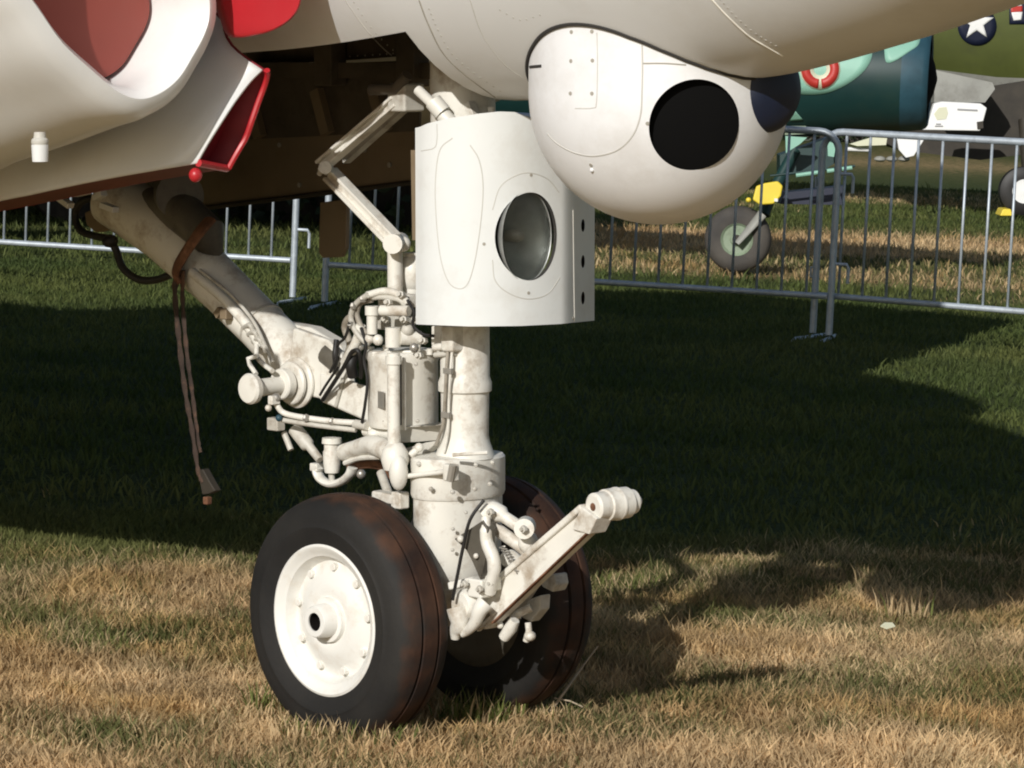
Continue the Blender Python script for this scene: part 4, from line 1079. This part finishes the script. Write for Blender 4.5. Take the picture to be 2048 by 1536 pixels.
for (x, y) in ((906, 1058), (932, 1025), (905, 1100)):
    part('leg_bolt', MB().ball(P(x, y, 0.085), 0.004, 8), M['gear2'])
part('leg_lower_ring', MB().beam(P(902, 1172, 0.09), P(955, 1160, 0.07), SB, 0.03, 0.017), bevel=0.004)
part('hinge_clamp', MB().box(P(962, 1175, 0.08), (0.022, 0, 0), (0, 0.02, 0), (0, 0, 0.020)), bevel=0.005)
part('hinge_clamp', MB().box(P(985, 1165, 0.07), (0.014, 0, 0), (0, 0.014, 0), (0, 0, 0.016)), bevel=0.004)
part('axle_boss', MB().lathe(P(920, 1212, 0.10), (0, 1, 0), [(0, 0.001), (0, 0.026), (0.01, 0.034), (0.06, 0.036)], 28))
claw = [(972, 1205, 0.09), (960, 1220, 0.10), (950, 1245, 0.10), (935, 1262, 0.10), (925, 1270, 0.10)]
part('tow_claw', MB().tube(smooth_path(pt(claw), 5), [0.020 - 0.0007 * k for k in range(21)], 14))
part('tow_claw', MB().tube(smooth_path(pt([(915, 1215, 0.10), (920, 1245, 0.10), (912, 1262, 0.10), (910, 1278, 0.1)]), 4), [0.026 - 0.0014 * k for k in range(13)], 14))
part('far_bracket', MB().prism(pt([(1092, 1150), (1108, 1148), (1112, 1170), (1105, 1185), (1085, 1175), (1075, 1160)], -0.06), (0, 0.04, 0)), M['gear2'], bevel=0.004)
part('far_bracket', MB().prism(pt([(1055, 1200), (1082, 1190), (1080, 1220), (1060, 1245), (1042, 1235)], -0.04), (0, 0.03, 0)), M['gear2'], bevel=0.004)
part('lower_fitting', MB().tube(pt([(1022, 1245, 0.0), (1035, 1228, 0.0), (1062, 1215, -0.02)]), 0.009, 10))
part('lower_fitting', MB().tube(pt([(1008, 1275, 0.02), (1022, 1255, 0.02), (1030, 1240, 0.02)]), [0.012, 0.014, 0.01], 12))
part('lower_fitting', MB().ball(P(1060, 1272, -0.02), Vector((0.013, 0.013, 0.011)), 12))
part('lower_fitting', MB().tube(pt([(1052, 1282, -0.02), (1058, 1262, -0.02), (1056, 1245, -0.02)]), 0.007, 10))
part('lower_fitting', MB().ball(P(1000, 1250, 0.03), 0.008, 10))
part('far_fork', MB().tube(pt([(1010, 1225, -0.04), (1060, 1150, -0.08), (1085, 1130, -0.1)]), 0.03, 16), M['gear2'])

# black electrical hose and tags at the rear of the brace
part('black_hose', MB().tube(smooth_path(pt([(200, 395, 0.05), (168, 400, 0.06), (150, 425, 0.06), (160, 460, 0.06), (190, 472, 0.06), (215, 478, 0.06), (232, 500, 0.05), (245, 535, 0.05), (275, 558, 0.04), (310, 560, 0.03), (345, 548, 0.03)]), 5), 0.009, 12), M['rubber_hose'])
part('hose_clamp', MB().ball(P(220, 482, 0.06), Vector((0.02, 0.02, 0.016)), 12), M['rubber_hose'])
for (a0, b0_) in (((112, 390), (142, 412)), ((150, 388), (176, 383)), ((190, 396), (208, 386)), ((205, 410), (232, 420))):
    part('sunlit_bracket', MB().beam(P(a0[0], a0[1], 0.12), P(b0_[0], b0_[1], 0.12), SB, 0.02, 0.014), M['white'], bevel=0.002)
part('hose_mount', MB().prism(pt([(168, 425), (200, 412), (238, 425), (230, 455), (190, 465), (172, 450)], -0.05), (0, 0.03, 0)), M['tan'], bevel=0.004)

# ---------------------------------------------------------------- rusty tie-down strap
strap = empty('tie_down_strap', mw=JM)
tag(strap, 'rusty brown strap hanging from the slanted drag brace', 'strap')
w1 = smooth_path(pt([(420, 440, 0.05), (395, 470, 0.085), (362, 520, 0.09), (352, 545, 0.08), (362, 565, 0.07)]), 5)
MB().tube(w1, 0.020, 10, flat=0.5, nrm=SB.copy()).build('strap_wrap', M['rust'], strap)
s1 = smooth_path(pt([(352, 540, 0.085), (350, 590, 0.085), (358, 680, 0.085), (370, 780, 0.085), (384, 860, 0.085), (396, 940, 0.085), (405, 965, 0.085)]), 6)
MB().tube(s1, [0.0075 - 0.00006 * k + 0.0016 * math.sin(k * 1.9) for k in range(len(s1))], 8, flat=0.45, nrm=Vector((0.3, -1, 0))).build('strap_tail', M['strap'], strap)
s2 = smooth_path(pt([(366, 540, 0.075), (365, 600, 0.075), (373, 700, 0.075), (385, 790, 0.075), (396, 880, 0.075), (401, 905, 0.075)]), 6)
MB().tube(s2, [0.0068 - 0.00006 * k + 0.0014 * math.sin(k * 2.3 + 1) for k in range(len(s2))], 8, flat=0.45, nrm=Vector((0.2, -1, 0))).build('strap_tail', M['strap'], strap)
hkp = MB().prism(pt([(394, 940), (405, 938), (418, 962), (430, 982), (418, 988), (404, 990)], 0.085), (0, 0.02, 0)).build('strap_hook', M['brown_dark'], strap, bevel=0.003)
MB().box(P(415, 1001, 0.085), (0.008, 0, 0), (0, 0.008, 0), (0, 0, 0.009)).build('strap_end', M['rust'], strap, bevel=0.003)

# ---------------------------------------------------------------- steel crowd barriers
def barrier(pa, pb, label, hook_end=None):
    pa, pb = Vector(pa), Vector(pb)
    root = empty('crowd_barrier', mw=Matrix.Translation(pa))
    tag(root, label, 'barrier', 'steel crowd barriers in a row')
    d = pb - pa; L = d.length; u = d.normalized(); w = Vector((-u.y, u.x, 0)); up_ = Vector((0, 0, 1))
    pos = lambda s_, z: u * s_ + up_ * z
    H, Bt, R, rc = 1.10, 0.225, 0.019, 0.11
    fr = [pos(0, 0.02), pos(0, H - rc)]
    for k in range(1, 7):
        t = math.pi / 2 * k / 6
        fr.append(pos(rc - rc * math.cos(t), H - rc + rc * math.sin(t)))
    for k in range(0, 7):
        t = math.pi / 2 * k / 6
        fr.append(pos(L - rc + rc * math.sin(t), H - rc + rc * math.cos(t)))
    fr += [pos(L, 0.02)]
    MB().tube(fr, R, 12, nrm=w.copy()).build('frame', M['galv'], root)
    MB().cyl(pos(R, Bt), pos(L - R, Bt), 0.0165, 12).build('bottom_rail', M['galv'], root)
    n = int(round(L / 0.137))
    me = MB().cyl((0, 0, Bt), (0, 0, H - 0.012), 0.0075, 8).mesh('bar'); me.materials.append(M['galv']); me.shade_smooth()
    for k in range(1, n):
        b = bpy.data.objects.new('bar', me); COL.objects.link(b); b.parent = root; b.location = u * (L * k / n)
    for s_ in (0, L):
        MB().tube([pos(s_, 0.0) - w * 0.28 - up_ * 0.02, pos(s_, 0.0) - w * 0.22, pos(s_, 0.0) + w * 0.22, pos(s_, 0.0) + w * 0.28 - up_ * 0.02], 0.011, 8).build('foot', M['galv'], root)
    for z in (0.40, 0.88):
        MB().tube([pos(L, z), pos(L + 0.075, z), pos(L + 0.085, z - 0.02), pos(L + 0.085, z - 0.10)], 0.009, 8).build('hook', M['galv'], root)
        MB().tube([pos(0, z - 0.03) - w * 0.0, pos(-0.03, z - 0.03), pos(-0.03, z - 0.08), pos(0, z - 0.08)], 0.007, 8).build('eye', M['galv'], root)
    return root
def fpt(px, rail_y):
    s_ = (rail_y - (HOR + ROLL * (px - CX))) / (CAM_H - 0.225)
    g = at_depth(px, rail_y, FPX / s_)
    return Vector((g.x, g.y, 0))
barrier(fpt(-420, 455), fpt(588, 519), 'steel crowd barrier partly behind the slanted drag brace at left')
barrier(fpt(652, 527), fpt(1662, 591), 'shaded steel crowd barrier behind the gear door and turret')
barrier(fpt(1632, 589) + Vector((0, 0.07, 0)), fpt(2700, 676) + Vector((0, 0.07, 0)), 'sunlit steel crowd barrier at the right edge of the photo')

# ---------------------------------------------------------------- dark teal jet behind
bgd = 22.4
def W(px, py, depth):
    return at_depth(px, py, depth)
teal = empty('teal_jet', mw=Matrix.Translation(W(1700, 170, bgd).xy.to_3d()))
tag(teal, 'dark teal and mint camouflaged jet parked behind the middle barrier', 'aircraft')
TO = teal.matrix_world.translation.copy()
nose = W(1857, 158, bgd - 0.1) - TO
nose_dir = Vector((0.985, -0.17, 0.0)).normalized()
side = Vector((-nose_dir.y, nose_dir.x, 0)).normalized()
def tring(s_, r, dz=0.0, n=48):
    c = nose - nose_dir * s_ + Vector((0, 0, dz))
    return [c + side * r * math.cos(2 * math.pi * k / n) + Vector((0, 0, 1)) * r * math.sin(2 * math.pi * k / n) for k in range(n)]
body = MB().loft([tring(0.02, 0.30), tring(0.0, 0.33), tring(0.02, 0.345), tring(0.14, 0.365), tring(0.6, 0.40, -0.01), tring(1.2, 0.45, -0.02), tring(2.2, 0.53, 0.0), tring(4.0, 0.6, 0.03), tring(8.0, 0.6, 0.05), tring(11, 0.42, 0.1)])
tb = body.build('fuselage', M['teal'], teal)
MB().loft([tring(-0.004, 0.30), tring(-0.012, 0.32), tring(0.0, 0.338), tring(0.03, 0.352), tring(0.17, 0.3715), tring(0.17, 0.36), tring(0.02, 0.29)], cap0=False, cap1=False).build('intake_ring', M['bluering'], teal)
MB().loft([tring(0.05, 0.30), tring(0.0, 0.2), tring(-0.04, 0.1), tring(-0.06, 0.01)]).build('intake_cone', M['hole'], teal)
TBV = BVHTree.FromPolygons([Vector(v) + TO for v in body.v], body.f)
def decal(name, outline, m, parent, bv, org, lift=0.006, n=10, holes=None):
    """a thin skin-hugging marking: a grid inside an outline, each point laid on the surface"""
    xs = [p[0] for p in outline]; ys = [p[1] for p in outline]
    def inside(x, y):
        c = False
        for i in range(len(outline)):
            (x0, y0), (x1, y1) = outline[i], outline[i - 1]
            if (y0 > y) != (y1 > y) and x < (x1 - x0) * (y - y0) / (y1 - y0) + x0: c = not c
        return c
    cx, cy = sum(xs) / len(xs), sum(ys) / len(ys)
    mb = MB()
    rings = []
    for f in (0.02, 0.35, 0.7, 1.0):
        ring_ = []
        for (x, y) in outline:
            qx, qy = cx + (x - cx) * f, cy + (y - cy) * f
            r = bv.ray_cast(EYE, ray(qx, qy))
            if r[0] is None: 
                p = at_depth(qx, qy, bgd); nn = -ray(qx, qy)
            else:
                p, nn = r[0], r[1]
                if nn.dot(EYE - p) < 0: nn = -nn
            ring_.append(p + nn * lift - org)
        rings.append(ring_)
    mb.loft(rings, cap0=True, cap1=False)
    o = mb.build(name, m, parent)
    s_ = o.modifiers.new('solid', 'SOLIDIFY'); s_.thickness = 0.003
    return o
def dense(pts, n=6):
    q = [Vector((a, b, 0)) for a, b in pts]
    out = []
    for i in range(len(q)):
        for k in range(n):
            v = q[i].lerp(q[(i + 1) % len(q)], k / n); out.append((v.x, v.y))
    return out
decal('mint_patch', [(p.x, p.y) for p in smooth_path([Vector((x, y, 0)) for x, y in ((1588, 120), (1592, 180), (1620, 189), (1660, 184), (1700, 165), (1730, 140), (1744, 112), (1740, 80), (1690, 70), (1630, 80))], 4)], M['mint'], teal, TBV, TO)
decal('mint_patch', [(p.x, p.y) for p in smooth_path([Vector((x, y, 0)) for x, y in ((1768, 92), (1772, 124), (1790, 122), (1818, 104), (1838, 88), (1836, 60), (1790, 65))], 4)], M['mint'], teal, TBV, TO)
def arc_band(cx, cy, r0, r1, t0, t1, n=14):
    a = [(cx + r1 * math.cos(math.radians(t0 + (t1 - t0) * k / n)), cy + r1 * math.sin(math.radians(t0 + (t1 - t0) * k / n))) for k in range(n + 1)]
    b = [(cx + r0 * math.cos(math.radians(t0 + (t1 - t0) * k / n)), cy + r0 * math.sin(math.radians(t0 + (t1 - t0) * k / n))) for k in range(n + 1)]
    return a, b
def band(name, cx, cy, r0, r1, t0, t1, m, lift):
    a, b = arc_band(cx, cy, r0, r1, t0, t1)
    mb = MB(); R_ = []
    for lst in (a, b):
        row = []
        for (x, y) in lst:
            r = TBV.ray_cast(EYE, ray(x, y))
            p, nn = (r[0], r[1]) if r[0] is not None else (at_depth(x, y, bgd), -ray(x, y))
            if nn.dot(EYE - p) < 0: nn = -nn
            row.append(p + nn * lift - TO)
        R_.append(mb.ring(row))
    mb.bridge(R_[0], R_[1], False)
    o = mb.build(name, m, teal)
    s_ = o.modifiers.new('solid', 'SOLIDIFY'); s_.thickness = 0.003
band('ring_border', 1640, 138, 13, 41, -60, 240, M['pale'], 0.011)
band('red_ring', 1640, 138, 20, 38, 96, 216, M['redmark'], 0.016)
band('red_ring', 1640, 138, 20, 38, -36, 84, M['redmark'], 0.016)
decal('mint_patch', dense([(1580, 217), (1592, 222), (1606, 238), (1580, 240)]), M['mint'], teal, TBV, TO)
# nose gear doors, leg and wheel of the teal jet
MB().prism([W(1571, 272, bgd - 0.3) - TO, W(1614, 275, bgd - 0.3) - TO, W(1600, 288, bgd - 0.3) - TO, W(1572, 306, bgd - 0.3) - TO], (0, 0.03, 0)).build('gear_door', M['mint'], teal)
MB().prism([W(1570, 252, bgd - 0.2) - TO, W(1612, 252, bgd - 0.2) - TO, W(1612, 268, bgd - 0.2) - TO, W(1570, 270, bgd - 0.2) - TO], (0, 0.03, 0)).build('gear_door', M['hubgreen'], teal)
MB().prism([W(1560, 310, bgd) - TO, W(1660, 275, bgd) - TO, W(1680, 320, bgd) - TO, W(1640, 345, bgd) - TO, W(1560, 345, bgd) - TO], (0, 0.3, 0)).build('gear_well_fairing', M['teal'], teal)
MB().prism([W(1655, 282, bgd - 0.2) - TO, W(1672, 288, bgd - 0.2) - TO, W(1668, 314, bgd - 0.2) - TO, W(1656, 312, bgd - 0.2) - TO], (0, 0.03, 0)).build('gear_door_tip', M['mint'], teal)
for (x0, x1) in ((1592, 1640), (1654, 1668), (1684, 1704)):
    MB().tube([W(x0, 351 - (x0 - 1592) * 0.14, bgd - 0.4) - TO, W(x1, 351 - (x1 - 1592) * 0.14, bgd - 0.4) - TO], 0.014, 8).build('pitot_segment', M['mint'], teal)
MB().tube([W(1540, 352, bgd - 0.38) - TO, W(1710, 332, bgd - 0.38) - TO], 0.009, 8).build('pitot_boom', M['teal'], teal)
wc = W(1476, 478, bgd - 0.15) - TO
wax = (-side).normalized() if (-side).y < 0 else side
ww = empty('nose_wheel', teal); ww.location = wc
qrot = Vector((0, 1, 0)).rotation_difference(-wax); ww.rotation_mode = 'QUATERNION'; ww.rotation_quaternion = qrot
MB().lathe((0, 0, 0), (0, 1, 0), [(-0.075, 0.11), (-0.085, 0.16), (-0.07, 0.205), (-0.04, 0.226), (0.04, 0.226), (0.07, 0.205), (0.085, 0.16), (0.075, 0.11)], 56, True).build('tyre', M['tyre_bg'], ww, sharp=60)
MB().lathe((0, 0, 0), (0, 1, 0), [(-0.07, 0.001), (-0.07, 0.04), (-0.06, 0.05), (-0.062, 0.095), (-0.078, 0.112), (0.07, 0.11), (0.07, 0.001)], 40).build('rim', M['hubgreen'], ww, sharp=35)
MB().lathe((0, 0, 0), (0, 1, 0), [(-0.10, 0.001), (-0.10, 0.028), (-0.06, 0.034)], 24).build('hub', M['brown_dark'], ww)
MB().tube([W(1474, 487, bgd - 0.28) - TO, W(1525, 428, bgd - 0.28) - TO], [0.024, 0.045], 12, flat=0.6).build('gear_fork', M['belly'], teal)
MB().tube([W(1528, 430, bgd - 0.15) - TO, W(1540, 395, bgd - 0.1) - TO, W(1590, 300, bgd) - TO], 0.04, 12).build('gear_leg', M['teal'], teal)
MB().prism([W(1640, 378, bgd) - TO, W(1690, 372, bgd) - TO, W(1690, 410, bgd) - TO, W(1560, 408, bgd) - TO, W(1570, 385, bgd) - TO], (0, 0.25, 0)).build('belly_fairing', M['marknavy'], teal)
for sgn in (1, -1):
    c0, c1 = nose - nose_dir * 5.0 + side * 0.5 * sgn, nose - nose_dir * 8.5 + side * 3.4 * sgn
    MB().prism([c0, nose - nose_dir * 9.2 + side * 0.5 * sgn, nose - nose_dir * 9.0 + side * 3.4 * sgn, c1], (0, 0, 0.08)).build('wing', M['teal'], teal)
    mwp = nose - nose_dir * 6.5 + side * 1.3 * sgn
    MB().lathe(Vector((mwp.x, mwp.y, 0.32)), side, [(-0.1, 0.15), (-0.1, 0.3), (-0.06, 0.33), (0.06, 0.33), (0.1, 0.3), (0.1, 0.15)], 32).build('main_wheel', M['tyre_bg'], teal)
    MB().cyl((mwp.x, mwp.y, 0.3), (mwp.x, mwp.y, 1.4), 0.06).build('main_gear_leg', M['belly'], teal)
# yellow tow fitting clamped on the wheel
yt = MB().loft([[W(x, y, bgd - d) for x, y in ((1512, 372), (1530, 366), (1556, 362), (1566, 372), (1562, 392), (1548, 408), (1520, 410), (1505, 400))] for d in (0.42, 0.24)])
yo = yt.build('tow_fitting', M['yellow'], None, bevel=0.012)
tag(yo, 'bright yellow block clamped above the grey wheel behind the turret', 'tow fitting')
MB().ball(W(1497, 400, bgd - 0.35), Vector((0.02, 0.02, 0.018)), 10).build('tow_knob', M['yellow'], yo)
MB().box(W(1552, 400, bgd - 0.43), (0.012, 0, 0), (0, 0.008, 0), (0, 0, 0.010)).build('tow_tag', M['markwhite'], yo)

# ---------------------------------------------------------------- olive aircraft far right
od = 33.0
ol = empty('olive_aircraft', mw=Matrix.Translation(W(2000, 130, od).xy.to_3d()))
tag(ol, 'olive green aircraft with a white star and grey belly at upper right', 'aircraft')
OO = ol.matrix_world.translation.copy()
oc_ = W(1960, 40, od + 1.0) - OO
od_dir = Vector((0.99, 0.10, 0)).normalized(); os_ = Vector((-od_dir.y, od_dir.x, 0))
def oring(s_, ry, rz, dz, t0=0.0, t1=2 * math.pi, n=48):
    c = oc_ + od_dir * s_ + Vector((0, 0, dz))
    return [c - os_ * ry * math.cos(t0 + (t1 - t0) * k / n) - Vector((0, 0, 1)) * rz * math.sin(t0 + (t1 - t0) * k / n) for k in range(n + 1)]
zsplit = 0.55
segs = [(-6.0, 0.5, 0.5, 0.3), (-3.0, 0.8, 0.85, 0.1), (0.0, 1.0, 1.12, 0.0), (2.5, 1.0, 1.15, 0.03), (6, 0.8, 0.9, 0.2)]
ob = MB().loft([oring(s_, ry, rz, dz, zsplit - math.pi - 2 * zsplit + 0.0, zsplit) for s_, ry, rz, dz in segs], cap0=False, cap1=False, closed=False)
ob.build('fuselage', M['olive'], ol)
MB().loft([oring(s_, ry, rz, dz, zsplit, math.pi - zsplit) for s_, ry, rz, dz in segs], cap0=False, cap1=False, closed=False).build('belly', M['belly'], ol)
OBV = BVHTree.FromPolygons([Vector(v) + OO for v in ob.v], ob.f)
def flat(name, pix, m, depth, th=0.02, par=ol, org=OO, bev=0):
    return MB().prism([W(x, y, depth) - org for x, y in pix], (0, th, 0)).build(name, m, par, bevel=bev)
def mark(name, pts_, m, lift, nn=3):
    bgd_ = bgd
    return decal(name, dense(pts_, nn), m, ol, OBV, OO, lift)
circ = [(1954 + 39 * math.cos(2 * math.pi * k / 28), 52 + 39 * math.sin(2 * math.pi * k / 28)) for k in range(28)]
mark('roundel_disc', circ, M['marknavy'], 0.010, 1)
star = []
for k in range(10):
    r = 36 if k % 2 == 0 else 14
    t = -math.pi / 2 + math.pi * k / 5
    star.append((1953 + r * math.cos(t), 46 + r * math.sin(t)))
mark('roundel_star', star, M['markwhite'], 0.02, 2)
mark('roundel_bar', [(2022, 6), (2042, 2), (2043, 12), (2022, 14)], M['markwhite'], 0.02, 2)
mark('roundel_bar', [(2021, 14), (2044, 12), (2044, 24), (2021, 25)], M['redmark'], 0.02, 2)
mark('roundel_bar', [(2022, 25), (2044, 24), (2042, 40), (2026, 41)], M['markwhite'], 0.02, 2)
mark('roundel_bar', [(2018, 0), (2060, 0), (2060, 48), (2018, 48)], M['marknavy'], 0.012, 2)
# wing root / dark slab standing in for the belly's shade and white hatch
flat('wing_root', [(1870, 140), (1985, 165), (1990, 178), (1970, 205), (1868, 205)], M['belly'], od - 0.6, 0.5)
flat('belly_shade_slab', [(1900, 215), (1985, 172), (2120, 150), (2120, 300), (1960, 320), (1800, 300), (1760, 280)], M['brown_dark'], od + 0.2, 1.2)
hat = flat('hatch', [(1868, 207), (1885, 203), (1962, 207), (1974, 216), (1966, 245), (1960, 262), (1845, 260), (1838, 255), (1858, 240)], M['markwhite'], od - 0.9, 0.12, bev=0.01)
flat('hatch_marking', [(1915, 217), (1955, 219), (1955, 222), (1915, 220)], M['markgrey'], od - 0.91, 0.01, hat)
flat('hatch_panel', [(1878, 215), (1893, 214), (1896, 226), (1892, 238), (1874, 240), (1868, 228)], M['pale'], od - 0.905, 0.005, hat)
flat('hatch_marking', [(1872, 247), (1882, 247), (1882, 249), (1872, 249)], M['markgrey'], od - 0.91, 0.01, hat)
flat('hatch_marking', [(1870, 251), (1886, 251), (1886, 253), (1870, 253)], M['markgrey'], od - 0.91, 0.01, hat)
flat('hatch_handle', [(1954, 244), (1966, 242), (1967, 256), (1955, 258)], M['brown_dark'], od - 0.92, 0.02, hat)
flat('white_fin', [(1792, 266), (1856, 268), (1828, 312), (1812, 316), (1798, 300)], M['markwhite'], od - 0.9, 0.06, bev=0.008)
flat('grey_strut', [(1700, 288), (1760, 270), (1775, 272), (1772, 290), (1715, 292)], M['pale'], od - 0.8, 0.08)
MB().tube([W(1690, 298, od - 0.7) - OO, W(1742, 300, od - 0.7) - OO], 0.02, 8).build('strut_rod', M['markwhite'], ol)
for x in (1760, 1784, 1808):
    MB().ball(W(x, 318, od - 0.7) - OO, Vector((0.06, 0.05, 0.03)), 10).build('strut_fitting', M['belly'], ol)
wc = W(2046, 382, od - 0.6) - OO
ow = empty('main_wheel', ol); ow.location = wc
MB().lathe((0, 0, 0), (0, 1, 0), [(-0.09, 0.1), (-0.1, 0.18), (-0.07, 0.24), (0.07, 0.24), (0.1, 0.18), (0.09, 0.1)], 40, True).build('tyre', M['rubber_hose'], ow)
MB().lathe((0, 0, 0), (0, 1, 0), [(-0.10, 0.001), (-0.09, 0.06), (-0.095, 0.12), (0.09, 0.12), (0.09, 0.001)], 32).build('rim', M['markwhite'], ow)
MB().cyl(W(2060, 382, od - 0.4) - OO, W(2050, 240, od - 0.2) - OO, 0.07).build('gear_leg', M['brown_dark'], ol)
wc2 = ground(1560, 372); 
ck = MB().prism([W(2000, 432, od - 0.9), W(2026, 432, od - 0.9), W(2022, 418, od - 0.9), W(2006, 418, od - 0.9)], (0, 0.35, 0)).build('wheel_chock', M['yellow'], None, bevel=0.01)
tag(ck, 'small yellow chock on the grass at the far right wheel', 'chock')

# ---------------------------------------------------------------- dark hedge far behind
def hedge(name, x0, x1, y, depth, h, label, seed):
    r = np.random.default_rng(seed)
    n = int((x1 - x0) * h * 420)
    x = x0 + (x1 - x0) * r.random(n); z = h * r.random(n) ** 0.85
    top = h * (0.8 + 0.25 * fbm(x, x * 0, 0.6, seed))
    z = z / h * top
    yy = y + depth * (r.random(n) ** 2) + 0.25 * (fbm(x, z, 1.6, seed + 3) - 0.5)
    s_ = 0.05 + 0.06 * r.random(n)
    a = r.normal(size=(n, 3)); a /= np.linalg.norm(a, axis=1)[:, None]
    b = np.cross(a, r.normal(size=(n, 3))); b /= np.linalg.norm(b, axis=1)[:, None]
    c = np.stack([x, yy, z], 1)
    V_ = np.stack([c - a * s_[:, None], c + b * s_[:, None] * 0.5, c + a * s_[:, None], c - b * s_[:, None] * 0.5], 1)
    me = bpy.data.meshes.new(name)
    me.vertices.add(n * 4); me.vertices.foreach_set('co', V_.ravel())
    me.loops.add(n * 4); me.loops.foreach_set('vertex_index', np.arange(n * 4, dtype=np.int32))
    me.polygons.add(n); me.polygons.foreach_set('loop_start', (np.arange(n) * 4).astype(np.int32))
    me.update(calc_edges=True)
    root = empty(name, mw=Matrix.Identity(4))
    tag(root, label, 'hedge')
    link('foliage', me, M['leaf'], root, smooth=False)
    MB().box(((x0 + x1) / 2, y + depth * 0.8, h * 0.38), ((x1 - x0) / 2, 0, 0), (0, depth * 0.3, 0), (0, 0, h * 0.38)).build('branch_core', M['brown_dark'], root)
M['leaf'] = mat('hedge_leaf', (0.020, 0.035, 0.012), 0.6, var=0.5, scale=3)
hedge('hedge', -9, 0.3, 25.6, 1.6, 1.7, 'dark low hedge behind the left barrier, seen under the jet belly', 9)
hedge('hedge', -14, 20, 62, 2.2, 3.6, 'dark green hedge closing off the field far behind the barriers', 5)

# ---------------------------------------------------------------- small things on the grass
tb_ = ground(1098, 1427, 0.0); dpt = (tb_ - EYE).dot(FWD)
tw = MB().tube(smooth_path([tb_, at_depth(1128, 1385, dpt), at_depth(1160, 1340, dpt + 0.03), at_depth(1196, 1292, dpt + 0.05)], 4), [0.0032] * 9 + [0.002] * 4, 6).build('dry_twig', M['twig'], None)
tag(tw, 'thin pale dry stalk standing in front of the far nose wheel', 'twig')
MB().tube([at_depth(1108, 1396, dpt), at_depth(1140, 1402, dpt), at_depth(1166, 1414, dpt)], 0.0018, 6).build('side_stem', M['twig'], tw)
lf = ground(1776, 1257, 0.03)
lb = MB().loft([[lf + Vector((-0.020, 0, 0.004)), lf + Vector((-0.005, -0.012, 0.0)), lf + Vector((0.018, -0.004, 0.006)), lf + Vector((0.012, 0.012, 0.012)), lf + Vector((-0.008, 0.01, 0.012))],
                [lf + Vector((-0.020, 0, 0.006)), lf + Vector((-0.005, -0.012, 0.002)), lf + Vector((0.018, -0.004, 0.008)), lf + Vector((0.012, 0.012, 0.014)), lf + Vector((-0.008, 0.01, 0.014))]]).build('pale_leaf', M['pale'], None)
tag(lb, 'small pale leaf lying on the dry grass at right', 'leaf')
